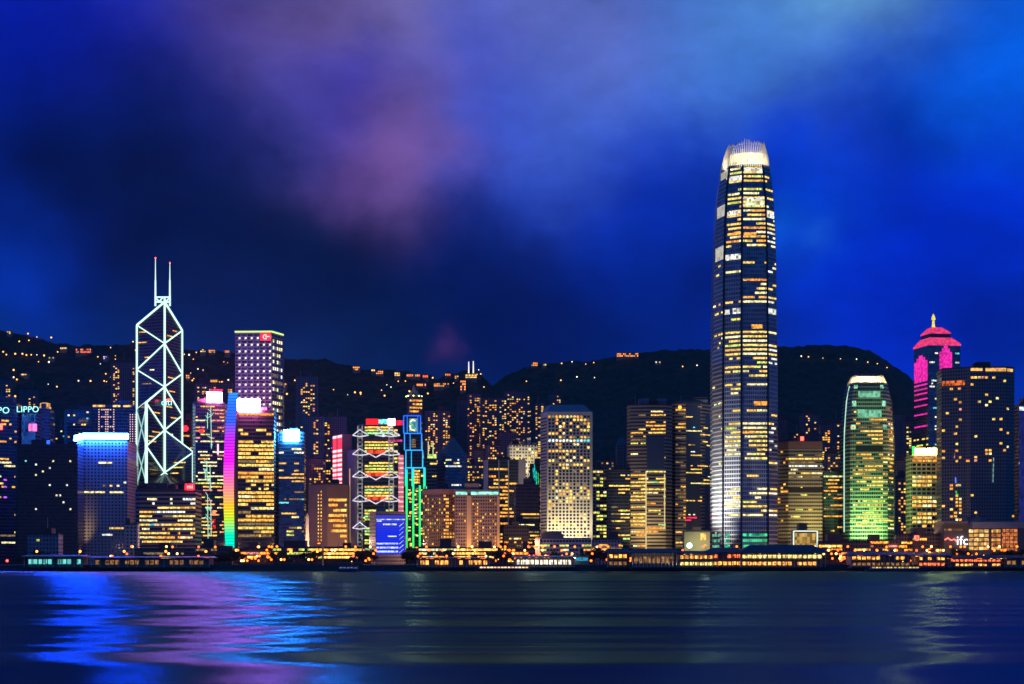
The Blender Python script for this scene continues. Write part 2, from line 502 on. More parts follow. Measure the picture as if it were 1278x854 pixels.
    def done(s):
        R = sorted(s.rects, key=lambda r: -(r[2] - r[1]) * (r[4] - r[3]))
        geo = []
        for face, t0, t1, z0, z1, m in R:
            a, d, n, L = s.frame(face, (z0 + z1) / 2)
            c = a + d * ((t0 + t1) / 2 * L) + n * .06
            geo.append((c, d, n, (t1 - t0) * L, z0, z1, m))
        for c, d, n, w, z0, z1, m in geo[:MAXW]:
            o = link('window', unit_cube(m), s.root)
            o.location = (c.x - s.o.x, c.y - s.o.y, (z0 + z1) / 2 - s.base)
            o.rotation_euler = (0, 0, math.atan2(d.y, d.x))
            o.scale = (w, .3, z1 - z0)
        rest = geo[MAXW:]
        if rest:
            ms = []; v, f, mi = [], [], []
            for c, d, n, w, z0, z1, m in rest:
                if m not in ms: ms.append(m)
                k = len(v)
                for q in CUBE_V:
                    p = c + d * (q[0] * w) - n * (q[1] * .3)
                    v.append((p.x - s.o.x, p.y - s.o.y, (z0 + z1) / 2 + q[2] * (z1 - z0) - s.base))
                f += [tuple(i + k for i in t) for t in CUBE_F]; mi += [ms.index(m)] * 6
            tag(mesh('window', v, f, ms, s.root, mi=mi), kind='stuff')
        return s



# ------------------------------------------------------------------ water, land, hills
SHORE = 1250.0
wm, n, l = new_mat('harbour_water')
n.remove(n['Principled BSDF'])
df = n.new('ShaderNodeBsdfDiffuse'); df.inputs['Color'].default_value = (.004, .022, .034, 1)
gs = n.new('ShaderNodeBsdfGlossy'); gs.inputs['Color'].default_value = (.05, .14, .23, 1); gs.inputs['Roughness'].default_value = .26; gs.inputs['Anisotropy'].default_value = .75
tg = n.new('ShaderNodeCombineXYZ'); tg.inputs[1].default_value = 1; l.new(tg.outputs[0], gs.inputs['Tangent'])
ad = n.new('ShaderNodeAddShader'); l.new(df.outputs[0], ad.inputs[0]); l.new(gs.outputs[0], ad.inputs[1]); l.new(ad.outputs[0], n['Material Output'].inputs['Surface'])
g = n.new('ShaderNodeNewGeometry')
mp = n.new('ShaderNodeMapping'); mp.inputs['Scale'].default_value = (.0025, .22, 1); l.new(g.outputs['Position'], mp.inputs['Vector'])
t = n.new('ShaderNodeTexNoise'); t.inputs['Scale'].default_value = 1; t.inputs['Detail'].default_value = 3; l.new(mp.outputs[0], t.inputs['Vector'])
bp = n.new('ShaderNodeBump'); bp.inputs['Distance'].default_value = .05; bp.inputs['Strength'].default_value = 1
l.new(t.outputs['Fac'], bp.inputs['Height']); l.new(bp.outputs[0], gs.inputs['Normal'])
xs = [-4000, -2400, -1500, -1100] + [-900 + 30 * k for k in range(61)] + [1100, 1500, 2400, 4000]
ys = [-300, -60]; y = 30.  # rows lie closer together near the viewer
while y < SHORE + 6: ys.append(y); y += max(.8, y / 300)
ys.append(SHORE + 8)
wv, wf_ = [], []
for y in ys:
    for x in xs:
        h = .95 * noise.noise(Vector((x * .003, y * .034, 1.7))) + .26 * noise.noise(Vector((x * .002, y * .085, 4.2))) + .02 * noise.noise(Vector((x * .005, y * .33, 8.2)))
        wv.append((x, y, h))
for j_ in range(len(ys) - 1):
    for i_ in range(len(xs) - 1):
        a = j_ * len(xs) + i_; wf_.append((a, a + 1, a + len(xs) + 1, a + len(xs)))
tag(mesh('water', wv, wf_, wm, smooth=True), kind='structure')
tag(MB().box(-4000, 4000, SHORE + 1, 8000, -3, 5).build('ground', plain('asphalt', (.05, .05, .05), .85)), kind='structure')
# the sea wall: stone face with a coping, built in lengths of one object
o = root('sea_wall', (0, SHORE, 0), 'long dark stone sea wall along the waterfront', 'sea wall')
MB().box(-1500, 1500, -1.2, .9, -2, 4.6).build('wall_face', facade('quay_stone', (.11, .1, .09), (.03, .03, .03), 1.2, 2.4, .94, .92, .8, .8), o)
MB().box(-1500, 1500, -1.6, 1.4, 4.6, 5.25).build('coping', plain('coping_stone', (.16, .15, .14), .8), o)

hz = MB().box(-4100, 4100, -420, 8100, -4, 720).build('haze', None)
hz.data.materials.clear()
hmat = bpy.data.materials.new('haze'); hmat.use_nodes = True
hn = hmat.node_tree.nodes; hn.remove(hn['Principled BSDF'])
pv = hn.new('ShaderNodeVolumePrincipled'); pv.inputs['Color'].default_value = (.9, .94, 1, 1); pv.inputs['Density'].default_value = 1.5e-5; pv.inputs['Anisotropy'].default_value = .3
hmat.node_tree.links.new(pv.outputs[0], hn['Material Output'].inputs['Volume'])
hz.data.materials.append(hmat); tag(hz, kind='stuff')

LEFT_RIDGE = [(-700, 470), (-300, 440), (-100, 420), (0, 412), (30, 418), (60, 427), (100, 430), (131, 431), (165, 428), (200, 434), (240, 436), (290, 440),
              (330, 444), (355, 447), (400, 447), (425, 455), (440, 459), (480, 461), (520, 466), (545, 471), (560, 466), (590, 460), (600, 466), (607, 474),
              (625, 492), (660, 525), (720, 565), (800, 610), (900, 640), (1000, 660)]
RIGHT_RIDGE = [(480, 560), (560, 520), (600, 488), (620, 476), (640, 464), (665, 456), (700, 452), (740, 450), (760, 446), (790, 440), (830, 437), (880, 435),
               (930, 438), (960, 434), (1000, 431), (1040, 430), (1065, 432), (1085, 438), (1110, 453), (1138, 474), (1170, 500), (1220, 530), (1300, 560), (1500, 590), (1900, 620)]
LH = dict(r=LEFT_RIDGE, foot=1960., ridge=2900., back=4200.)
RH = dict(r=RIGHT_RIDGE, foot=2350., ridge=3700., back=5200.)


def interp(pts, x):
    if x <= pts[0][0]: return pts[0][1]
    for (a, b), (c, d) in zip(pts, pts[1:]):
        if x <= c:
            t = (x - a) / (c - a); return b + (d - b) * t
    return pts[-1][1]


def hill_z(h, x, y):
    px = CX + x / h['ridge'] * FOC
    rz = Z(interp(h['r'], px), h['ridge'])
    if y <= h['ridge']:
        t = (y - h['foot']) / (h['ridge'] - h['foot'])
        if t <= 0: return 3.0
        s = t ** .85
        k = s * (1 - .12 * math.sin(t * math.pi))
    else:
        t = (y - h['ridge']) / (h['back'] - h['ridge']); k = max(0, 1 - t) ** 1.3
    gully = noise.noise(Vector((x * .0035, y * .0016, 3.1))) * 46 * math.sin(min(1, max(0, k)) * math.pi)
    return 3 + max(0, rz - 3) * k + gully


def hill(name, h, x0, x1, nx, ny, mat):
    v, f = [], []
    for j in range(ny):
        u = j / (ny - 1)
        y = h['foot'] + (h['ridge'] - h['foot']) * (u / .8) if u <= .8 else h['ridge'] + (h['back'] - h['ridge']) * (u - .8) / .2
        for i in range(nx):
            x = x0 + (x1 - x0) * i / (nx - 1)
            z = hill_z(h, x, y)
            if z > 4:                                        # tree canopy over the slope
                z += 5.5 * noise.noise(Vector((x * .03, y * .03, 0))) + 5 * noise.noise(Vector((x * .085, y * .085, 5)))
            v.append((x, y, z))
    for j in range(ny - 1):
        for i in range(nx - 1):
            a = j * nx + i; f.append((a, a + 1, a + nx + 1, a + nx))
    return tag(mesh(name, v, f, mat, smooth=False), kind='structure')


hm = plain('hill_woods', (.022, .034, .016), .95, var=.6, scale=.03)
hill('hills', LH, X(-520, 2900), X(1000, 2900), 620, 130, hm)
hill('hills', RH, X(380, 3700), X(1900, 3700), 560, 110, hm)


def on_hill(px, py):
    """the point of the wooded slope that stands at this bearing and elevation"""
    Y = 1970.
    while Y < 3750:
        x, z = X(px, Y), Z(py, Y)
        for h in (LH, RH):
            if Y <= h['ridge'] + 5 and hill_z(h, x, Y) + 5 >= z and z > 12: return Vector((x, Y, hill_z(h, x, Y) + 3))
        Y += 6
    return None


def street(px, Y): return Vector((X(px, Y), Y, 5.0))


# ------------------------------------------------------------------ the towers, left to right
GL_BLUE = facade('blue_glass_wall', (.1, .12, .15), (.12, .17, .24), 3.9, 1.8, .86, .72, .35, .06, coat=.9)
GL_DARK = facade('dark_glass_wall', (.05, .055, .065), (.012, .016, .022), 3.8, 2.2, .85, .7, .4, .07)
GL_GREEN = facade('green_glass_wall', (.34, .36, .26), (.015, .03, .02), 4.2, 2.4, .86, .64, .45, .08)
CONC_GRID = facade('pale_concrete_grid', (.42, .42, .42), fh=3.5, bw=3.6, wf=.52, hf=.5)
RES = facade('flat_block_wall', (.2, .18, .18), fh=3., bw=3.4, wf=.45, hf=.45)
RES2 = facade('grey_flat_block_wall', (.14, .15, .17), fh=3., bw=3., wf=.5, hf=.5)
BROWN = facade('brown_granite_wall', (.22, .14, .1), fh=3.4, bw=2.6, wf=.5, hf=.5)
BLACKB = facade('black_office_wall', (.05, .05, .052), fh=3.6, bw=2.2, wf=.7, hf=.55)
STONE = facade('stone_wall', (.36, .33, .29), fh=4., bw=4, wf=.35, hf=.55)

# -- far left
b_ = Bld('office_tower', 'dark office tower cut by the picture edge under a red beacon', [(-40, 8), (-8, 0), (21, 10)], 503, 1660, wall=GL_DARK, plant=1)
b_.win(1, 520, 690, 3.9, 2.6, 'run', .38, .45, 'yel', seg=3)
b_.win(1, 585, 640, 3.9, 2.6, 'cell', .1, .4, [(glow('violet_window', (.5, .1, 1), 1.2), 1)], x0=4, x1=9)
b_.text('sign_lettering', 'LIPPO', 12, 516, 7, glow('cyan_letters', (.35, 1, 1), 1.6, 0), dy=-2, align='RIGHT')
b_.panel('beacon', 1, -1, 3, 529, 536, LAMPR, 1.2); b_.done()
b_ = Bld('office_tower', 'blue lit office tower with cyan rooftop lettering and a pink sign', [(22, 6), (27, 0), (45, 3)], 516, 1680, wall=GL_BLUE)
b_.panel('media_facade', 1, 27, 44, 520, 556, glow('blue_led_wall', (.03, .16, .8), .45, 3.2, .2, 1.3, True), .4)
b_.text('sign_lettering', 'LIPPO', 34.5, 514.5, 6.6, glow('cyan_letters', (.35, 1, 1), 1.6, 0), dy=-25)
b_.panel('sign', 1, 36, 46, 529, 538, glow('pink_sign', (1, .12, .35), 2.6, 2, .2, 1.4, True), 1.6)
b_.win(1, 522, 570, 3.9, 2.4, 'run', .3, .5, 'cool', seg=3); b_.win(1, 570, 690, 3.9, 2.4, 'cell', .05, .5, 'lime'); b_.done()
b_ = Bld('office_tower', 'slim dark tower with a small warm lit lantern on its roof', [(45, 4), (50, 0), (62, 5)], 511, 1720, wall=GL_DARK, roof=True)
MB().lathe((0, 0, b_.top - 5), [(7, 0), (7, 4), (6, 4.2), (6, 8), (3, 9)], 10).build('lantern', glow('lantern_glow', (1, .5, .14), .9, 2.5), b_.root)
b_.win(1, 513, 590, 3.8, 2.4, 'cell', .05, .5, 'cool'); b_.done()
b_ = Bld('office_block', 'broad unlit black office block with a few scattered white windows', [(19, 5), (22, 0), (97, 0)], 556, 1560, wall=BLACKB, depth=34)
b_.win(1, 572, 642, 3.6, 3.4, 'cell', .055, .5, 'cool', wf=.5, x0=30, x1=90); b_.done()
b_ = Bld('low_building', 'low pale grey harbourfront building before the black block', [(34, 4), (36, 0), (73, 0)], 668, 1330, wall=facade('grey_low_wall', (.3, .32, .36), fh=3.6, bw=3, wf=.5, hf=.5), depth=16, plant=1)
b_.win(1, 671, 684, 3.6, 3, 'cell', .22, .5, 'lime'); b_.done()
b_ = Bld('office_block', 'dim blue office block half hidden behind the dotted light tower', [(80, 6), (84, 0), (121, 2)], 512, 1830, wall=GL_BLUE)
b_.win(1, 514, 560, 3.8, 3, 'cell', .07, .5, 'mix', wf=.7); b_.done()
b_ = Bld('office_tower', 'dark tower outlined with dotted strings of white windows', [(114, 4), (117, 0), (171, 2)], 507, 1780, wall=GL_DARK, depth=30)
for a, c in ((116, 131), (141, 150), (154, 164)): b_.panel('roof_light', 1, a, c, 505.6, 508, glow('amber_strip', (1, .62, .18), 1.2, 2), .8)
DOT = glow('dot_lamp', (1, .6, .5), 1.1, 0)
for x in (123.5, 132, 134.5, 142): b_.win(1, 509, 541, 2.9, 2.2, 'cell', 1., 1., [(DOT, 1)], x0=x - 1.2, x1=x + 1.2, wf=.6, hf=.45)
for x in (162.5, 165.5, 169): b_.win(1, 515, 595, 2.9, 2.2, 'cell', 1., 1., [(DOT, 1)], x0=x - 1, x1=x + 1, wf=.6, hf=.45)
for y in (511.5, 522, 534): b_.win(1, y - 1.6, y + 1.6, 2.9, 2.4, 'cell', .8, 1., [(DOT, 1)], x0=123, x1=142, wf=.6)
b_.done()
b_ = Bld('lit_annex', 'small amber lit block squeezed beside the cross braced tower', [(157, 3), (159, 0), (169, 0)], 582, 1700, wall=CONC_GRID, depth=14)
b_.win(1, 583, 598, 3, 2.4, 'cell', .9, 1., 'oran'); b_.win(1, 610, 640, 3, 2.4, 'cell', .2, 1, 'oran'); b_.done()
b_ = Bld('low_building', 'small grey block with two bright windows beside the blue topped tower', [(155, 3), (157, 0), (172, 0)], 655, 1420, wall=CONC_GRID, depth=12)
b_.win(1, 658, 680, 3.6, 3, 'run', .5, .6, 'yel', seg=2); b_.done()

b_ = Bld('hotel_tower', 'pale tower crowned by a blazing blue white rooftop light box', [(96, 22), (104, 0), (159, 4)], 551, 1590, wall=CONC_GRID, depth=30)
SIGNB = glow('blue_light_box', (.012, .09, 1), 360, 0, sample=True)
b_.panel('rooftop_sign', 1, 104, 160, 541, 548, SIGNB, 3); b_.panel('rooftop_sign', 0, 96, 104, 542, 548.6, SIGNB, 3)
b_.win(1, 552, 674, 3.5, 3.6, 'run', .34, .2, 'pale', seg=4, wf=.8, hf=.5); b_.win(1, 600, 612, 3.5, 3.6, 'cell', .3, .5, 'pale', wf=.8, x0=128, x1=158)
b_.win(1, 631.4, 634.5, 3.5, 3.6, 'cell', .95, 1, 'warm', wf=.8, x0=118, x1=159)
b_.win(0, 590, 668, 3.5, 3.6, 'run', .85, 1, [(glow('amber_stair', (1, .62, .2), .7, 2), 1)], hf=.6)
b_.win(1, 680.2, 683, 3.5, 4, 'cell', .8, 1, 'lime'); b_.panel('entrance_sign', 0, 94, 103, 673, 680, glow('entrance_glow', (1, .8, .35), 5, 0, sample=True), 3); b_.done()
spot('floodlight', (X(99, 1560), 1562, 12), (X(101, 1600), 1600, 60), 60000, (1, .6, .2), 50, 1, b_.root)

# -- the cross braced glass tower
YB = 1757.0
c0 = Vector((X(205.5, YB), YB)); r_ = 38.4; ct, st = math.cos(math.radians(32.7)), math.sin(math.radians(32.7))
az = math.atan2(c0.x, c0.y); rt_, vw = Vector((math.cos(az), -math.sin(az))), Vector((math.sin(az), math.cos(az)))
pL = c0 + (rt_ * -ct + vw * st) * r_; pD = c0 + (rt_ * -st - vw * ct) * r_; pE = c0 * 2 - pL; pR = c0 * 2 - pD
zz = lambda y: Z(y, YB)
boc = root('glass_tower', (c0.x, c0.y, 5), 'angular dark glass tower cross braced with white light lines and twin masts', 'skyscraper')
off = Vector((c0.x, c0.y, 5))


def wedge(name, P3, tops, z0=5):
    v = [Vector((p.x, p.y, z0)) - off for p in P3] + [Vector((p.x, p.y, t)) - off for p, t in zip(P3, tops)]
    vv, f, uv = [], [], []
    for i in range(3):
        j = (i + 1) % 3; k = len(vv); L = (P3[j] - P3[i]).length
        vv += [v[i], v[j], v[j + 3], v[i + 3]]; f.append((k, k + 1, k + 2, k + 3)); uv += [(0, 0), (L, 0), (L, tops[j]), (0, tops[i])]
    k = len(vv); vv += v[3:]; f.append((k, k + 1, k + 2)); uv += [(0, 0), (40, 0), (20, 30)]
    return mesh(name, vv, f, GL_DARK, boc, uv)


def pz(p, z): return Vector((p.x, p.y, z))


e_ = .06
def shr(ps):
    m = sum(ps, Vector((0, 0))) / 3
    return [m + (p - m) * (1 - .006) for p in ps]


wedge('glass_prism', shr([pL, c0, pR]), [zz(404), zz(377), zz(407)])
wedge('glass_prism', shr([pL, pD, c0]), [zz(509), zz(507), zz(483)])
wedge('glass_prism', shr([c0, pE, pR]), [zz(537), zz(565), zz(569)])
wedge('glass_prism', shr([pD, pE, c0]), [zz(604), zz(606), zz(590)])
TUBE = glow('light_tube_white', (.62, 1, .88), 1.5, 0)
TUBE2 = glow('light_tube_dim', (.45, .95, .85), .85, 0)
fw = -vw * 1.2
def T(p, y, q, y2, r=.85, m=TUBE):
    P_, Q_ = pz(p + fw, zz(y)), pz(q + fw, zz(y2))
    bar_obj('light_line', P_, Q_, r, m, boc, off)
T(c0, 377, pL, 404); T(c0, 377, pR, 407)
T(pL, 404, pL, 510); T(pR, 407, pR, 569, .8); T(c0, 372, c0, 590, 1.)
for (pa, a), (pb, c) in (((pL, 404), (c0, 429)), ((c0, 429), (pL, 460)), ((pL, 460), (c0, 483)), ((c0, 483), (pL, 510)), ((c0, 483), (pD, 507)),
                         ((c0, 429), (pR, 407)), ((c0, 429), (pR, 462)), ((pR, 462), (c0, 483)), ((c0, 483), (pR, 515)), ((pR, 515), (c0, 537)),
                         ((c0, 537), (pE, 565)), ((pE, 566), (c0, 590)), ((c0, 537), (pR, 569)),
                         ((pD, 507), (c0, 537)), ((c0, 537), (pD, 560)), ((pD, 560), (c0, 590))):
    T(pa, a, pb, c, .62)
T(pD, 507, pD, 605, 1.35); T(pL, 511, pL, 605); T(pE, 565, pE, 603, .9)
T(pL, 511, pD, 560, .5, TUBE2); T(pD, 511, pL, 560, .5, TUBE2); T(pL, 560, pD, 605, .5, TUBE2); T(pD, 560, pL, 605, .5, TUBE2)
T(c0, 590, c0 + (pE - c0) * .5, 604, .6); T(c0, 590, pD + (c0 - pD) * .35, 603, .6)
T(c0, 590, pR, 602, .5, TUBE2)
mast_m = glow('mast_light', (.75, 1, .92), 1.1, 0)
for x, yt in ((194, 322), (212, 328)):
    P_ = [pt(x, y, YB + 2) - off for y in (382, 350, yt)]
    MB().bar(P_[0], P_[1], 1., .8).bar(P_[1], P_[2], .6, .3).build('mast', mast_m, boc)
    MB().ball(P_[2], .7).build('beacon', LAMPR, boc)
for (xa, ya), (xb, yb) in (((194, 371), (212, 371)), ((194, 377), (212, 377)), ((194, 371), (199, 377)), ((212, 371), (207, 377)), ((199, 377), (203, 371))):
    bar_obj('light_line', pt(xa, ya, YB + 2), pt(xb, yb, YB + 2), .7, TUBE, boc, off)
rb = random.Random(4)


def boc_rows(pa, pb, rows, pal, p):
    for y in rows:
        if rb.random() > p: continue
        t = rb.uniform(.05, .5); w = rb.uniform(.15, .45)
        a, b2 = pa + (pb - pa) * t, pa + (pb - pa) * min(.95, t + w)
        nrm = Vector(((pb - pa).y, -(pb - pa).x)).normalized()
        o = link('window', unit_cube(rb.choice(PAL_M[pal])), boc)
        m = (a + b2) / 2 + nrm * .3; o.location = pz(m, zz(y)) - off
        o.rotation_euler = (0, 0, math.atan2((pb - pa).y, (pb - pa).x)); o.scale = ((b2 - a).length, .3, 1.3)


PAL_M = {k: [m for m, w in v for _ in range(max(1, int(w)))] for k, v in PAL.items()}
boc_rows(pL, c0, [413, 426, 433, 440, 445, 452, 461, 468, 472, 478, 487], 'warm', .55); boc_rows(c0, pR, [400, 410, 418, 426, 434, 445, 461, 470, 478, 487, 497, 507, 520, 528, 541, 548], 'warm', .7)
boc_rows(pD, c0, [517, 523, 530, 541, 547, 553, 566, 574, 588, 594], 'warm', .5); boc_rows(c0, pE, [552, 560, 571, 578, 584, 591, 597], 'mix', .6)
cu = bpy.data.curves.new('sign_lettering', 'FONT'); cu.body = 'citi'; cu.size = 11; cu.extrude = .2; cu.align_x = 'CENTER'; cu.materials.append(glow('cyan_letters', (.35, 1, 1), 1.6, 0))
o = text_mesh('sign_lettering', cu, boc); o.location = pt(208, 506, YB - 6) - off; o.rotation_euler = (math.radians(90), 0, 0)
MB().bar(pt(208, 500, YB - 6) - off, pt(211, 498.4, YB - 6) - off, .7).bar(pt(211, 498.4, YB - 6) - off, pt(214, 500, YB - 6) - off, .7).build('sign_arc', LAMPR, boc)

# -- slatted block in front of it
b_ = Bld('office_block', 'wide slatted office block in front of the cross braced tower', [(169, 6), (174, 0), (244, 0)], 612, 1540, wall=facade('slat_wall', (.2, .19, .19), fh=4.4, bw=50, wf=.999, hf=.5), depth=34, plant=2)
b_.win(1, 613, 634, 4.4, 2.6, 'run', .7, .45, 'cool', seg=3); b_.win(1, 634, 683, 4.4, 2.6, 'run', .95, .68, 'mix', seg=7, hf=.42)
b_.win(1, 642, 676, 4.4, 2.6, 'run', .4, .35, 'oran', seg=3, hf=.5)
b_.panel('sign', 1, 231, 243, 604, 612, glow('red_sign', (1, .015, .03), 3.2, 2, .5, 1.3, True), 1.5)
b_.text('sign_lettering', 'mi', 237, 610, 4.5, glow('pink_letters', (1, .5, .5), 2, 0), -3); b_.done()

# -- tower with tree shaped light decoration
b_ = Bld('office_tower', 'banded office tower with branching white light strings and glaring roof sign', [(240.5, 8), (244, 0), (280, 5)], 503, 1660, wall=GL_DARK, depth=30)
b_.win(1, 504, 690, 3.9, 2.6, 'run', .85, .55, [(PALE, 4), (PINKW, 2), (WARM, 3), (LIME, 1)], seg=4, hf=.4)
b_.panel('rooftop_sign', 1, 258, 277, 489.5, 502, glow('pink_white_sign', (1, .14, .45), 160, 0, sample=True), 2)
b_.panel('roof_light', 1, 262, 278, 485.5, 488, glow('red_strip', (1, .02, .1), 2.2, 2), .6)
TW = glow('twinkle_string', (.5, 1, .75), .9, 0)
rr = random.Random(9)
for x, ya, yb in ((259, 515, 535), (263, 508, 560), (258, 575, 600), (262, 580, 612), (259, 618, 672), (263, 625, 668), (256, 585, 598)):
    b_.bar('light_string', b_.P(x, ya, -1), b_.P(x + rr.uniform(-1, 1), yb, -1), .35, TW)
    for k in range(int((yb - ya) / 6)):
        y = rr.uniform(ya, yb); s_ = rr.choice((-1, 1))
        b_.bar('light_string', b_.P(x, y, -1), b_.P(x + s_ * rr.uniform(2, 4), y - rr.uniform(2, 5), -1), .3, TW)
b_.panel('sign', 1, 249, 254, 536, 540, glow('red_sign', (1, .015, .03), 3.2, 2, .5, 1.3, True), 1.2)
b_.panel('sign', 1, 271, 273, 554, 567, glow('pink_white_sign2', (1, .4, .6), 2.5, 0), 1.2)
for y in (638, 648, 655): b_.panel('banner', 1, 265, 269, y, y + 5, LAMPR if y == 638 else glow('red_banner', (1, .03, .02), .8, 1.5), .8)
b_.done()

b_ = Bld('office_tower', 'narrow dark tower with a round red sign right behind the braced tower', [(226, 3), (228, 0), (243, 2)], 524, 1860, wall=GL_DARK, depth=16)
b_.win(1, 528, 660, 3.8, 2.6, 'run', .5, .4, 'warm', seg=2)
MB().lathe((0, 0, 0), [(3.6, -.6), (3.8, 0), (3.6, .6)], 14).build('sign', glow('red_sign', (1, .015, .03), 3.2, 2, .5, 1.3, True), b_.root)
b_.root.children[-1].rotation_euler = (math.radians(90), 0, 0); b_.root.children[-1].location = pt(231.5, 535, 1858) - b_.o; b_.done()

# -- tall square tower with chequered light points
b_ = Bld('skyscraper', 'tall square tower dotted with white points under a lime roof line', [(293.5, 2), (339, 0), (353.5, 26)], 414, 1771, wall=facade('grey_steel_grid', (.12, .14, .16), (.05, .09, .13), 4., 7.2, .86, .6, .35, .06, .1, coat=.6), depth=20, seed=5, plant=0)
CW = glow('point_lamp', (1, .93, .75), 1.25, 0); CW2 = glow('point_lamp_dim', (.7, .85, .9), .2, 0)
for r in range(19):
    y = 422 + r * 8.3
    if y > 590: break
    for c in range(6):
        x = 299 + c * 7.6
        if 13 <= r and rr.random() < .3: continue
        b_.rect(0, *b_.trange(0, x - 1.2, x + 1.2), Z(y + 1.1, 1771), Z(y - 1.3, 1771), CW)
        b_.rect(0, *b_.trange(0, x - 2.4, x - .6), Z(y + 3, 1771), Z(y + 1.3, 1771), CW2); b_.rect(0, *b_.trange(0, x + 1, x + 2.6), Z(y - 1.5, 1771), Z(y - 3, 1771), CW2)
for r in range(19):
    y = 425 + r * 8.6
    for c in range(5):
        x = 340.5 + c * 2.5
        if rr.random() < .85: b_.rect(1, *b_.trange(1, x, x + 1.5), Z(y + 2, 1771), Z(y - 2, 1771), rr.choice((CW, CW2, DIMW, PALE)))
b_.panel('roof_line', 0, 293, 339.3, 413, 415, glow('lime_line', (.7, 1, .25), 1.2, 0), .8); b_.panel('roof_line', 1, 339, 353.5, 413, 415, glow('lime_line', (.7, 1, .25), 1.2, 0), .8)
b_.panel('sign', 0, 325, 338, 416, 425, glow('red_sign', (1, .015, .03), 3.2, 2, .5, 1.3, True), .7)
sg = MB()
for k in range(9):
    a = math.radians(40 + k * 35); a2 = math.radians(40 + (k + 1) * 35)
    if k < 8: sg.bar(pt(331 + 2.6 * math.cos(a), 420.5 - 2.6 * math.sin(a), 1768.5) - b_.o, pt(331 + 2.6 * math.cos(a2), 420.5 - 2.6 * math.sin(a2), 1768.5) - b_.o, .5)
sg.bar(pt(331, 420.5, 1768.5) - b_.o, pt(336.5, 420, 1768.5) - b_.o, .5).build('sign_emblem', glow('pink_letters', (1, .5, .5), 2, 0), b_.root)
b_.done()

# -- rainbow winged tower
b_ = Bld('office_tower', 'gold lit office tower with a curved rainbow light strip up its side', [(297, 0), (342, 3)], 513, 1594, wall=facade('banded_glass', (.1, .1, .1), fh=4.2, bw=2.6, wf=.9, hf=.55), depth=30)
b_.win(0, 516, 524, 4.2, 2.6, 'run', 1, 1, 'yel', hf=.55); b_.win(0, 534, 555, 4.2, 2.6, 'run', .92, .62, 'yel', seg=6, hf=.6)
b_.win(0, 552, 604, 4.2, 2.6, 'run', .98, .9, 'yel', seg=9, hf=.62); b_.win(0, 604, 614, 4.2, 2.6, 'run', .6, .4, 'yel', seg=3); b_.win(0, 614, 676, 4.2, 2.6, 'run', .98, .88, 'yel', seg=9, hf=.62)
b_.panel('rooftop_sign', 0, 296.5, 325, 498.5, 513, glow('rose_white_sign', (1, .15, .55), 220, 0, sample=True), 2.5)
RB = led_ramp('rainbow_led', [(0, (0, .75, .6)), (.09, (0, .9, .45)), (.18, (.45, .8, .03)), (.27, (.95, .5, .02)), (.42, (.9, .16, .35)), (.55, (.85, .01, .85)), (.7, (.5, .02, 1)), (.8, (.03, .1, 1)), (.92, (.02, .16, 1)), (1, (.02, .28, .9))],
              Z(684, 1594), Z(488, 1594), 1.5, 3.2)
wing = MB(); prof = [(684, 281.5, 292.5), (665, 280.5, 292.5), (640, 279.3, 292.2), (610, 278.6, 292), (580, 279, 292.3), (550, 280.2, 293), (520, 282.5, 294.5), (490, 285.5, 297)]
for (ya, a0, a1), (yb, c0_, c1_) in zip(prof, prof[1:]):
    q = lambda x, y, dy: pt(x, y, 1594 + dy) - b_.o
    wing.add([q(a0, ya, 1), q(a1, ya, -1), q(a1, ya, 18), q(a0, ya, 18), q(c0_, yb, 1), q(c1_, yb, -1), q(c1_, yb, 18), q(c0_, yb, 18)], CUBE_F)
wing.build('light_wing', RB, b_.root)
cor = MB().box(X(292.6, 1594) - b_.o.x, X(297, 1594) - b_.o.x - .1, -16, 8, 0, Z(516, 1594) - 5).build('corner_pier', DARKC, b_.root)
b_.done()

# -- glass tower with the blue white sign
b_ = Bld('office_tower', 'slim blue glass tower with a dazzling square blue white sign', [(343.5, 3), (348, 0), (379.5, 3)], 540, 1620, wall=GL_BLUE, depth=30)
b_.win(1, 555, 570, 3.9, 2.6, 'run', .4, .4, 'cool', seg=2); b_.win(1, 577, 645, 3.9, 2.6, 'run', .75, .55, 'mix', seg=6, hf=.42); b_.win(1, 645, 690, 3.9, 2.6, 'run', .4, .3, 'lime', seg=3)
b_.panel('rooftop_sign', 1, 354, 373, 536.5, 551, glow('cyan_white_sign', (.05, .36, 1), 300, 0, sample=True), 2); b_.done()

# -- residential towers left of centre
RESL = [('slim dark apartment tower right of the chequered point tower', [(369, 4), (372, 0), (396, 3)], 470, 2150, [(384, 396)]),
        ('short dark apartment tower with warm windows above the brown office slab', [(378, 4), (381, 0), (404, 3)], 520, 2050, [(381, 404)]),
        ('sparsely lit hillside apartment tower just left of the braced tower', [(138, 4), (141, 0), (168, 3)], 452, 2420, [(141, 168)]),
        ('dark hillside apartment tower at the far left above the cyan lettering', [(-12, 4), (-8, 0), (13, 3)], 474, 2300, [(-8, 13)]),
        ('small hillside apartment block left of the lantern topped tower', [(24, 4), (27, 0), (44, 3)], 487, 2380, [(27, 44)]),
        ('grey apartment tower behind the pink banded stair tower', [(402, 4), (405, 0), (432, 3)], 520, 2090, [(405, 432)]),
        ('dark hillside apartment block between the braced tower and the point tower', [(242, 4), (246, 0), (290, 3)], 478, 2200, [(246, 290)])]
for i, (lab, ch, top, Y, bands) in enumerate(RESL):
    b_ = Bld('apartment_tower', lab, ch, top, Y, 22, RES2, group='apartment towers below the hills', plant=1)
    b_.win(1, top + 4, 690, 3., 3.4, 'col', .34, .5, 'res', wf=.7, hf=.6); b_.done()

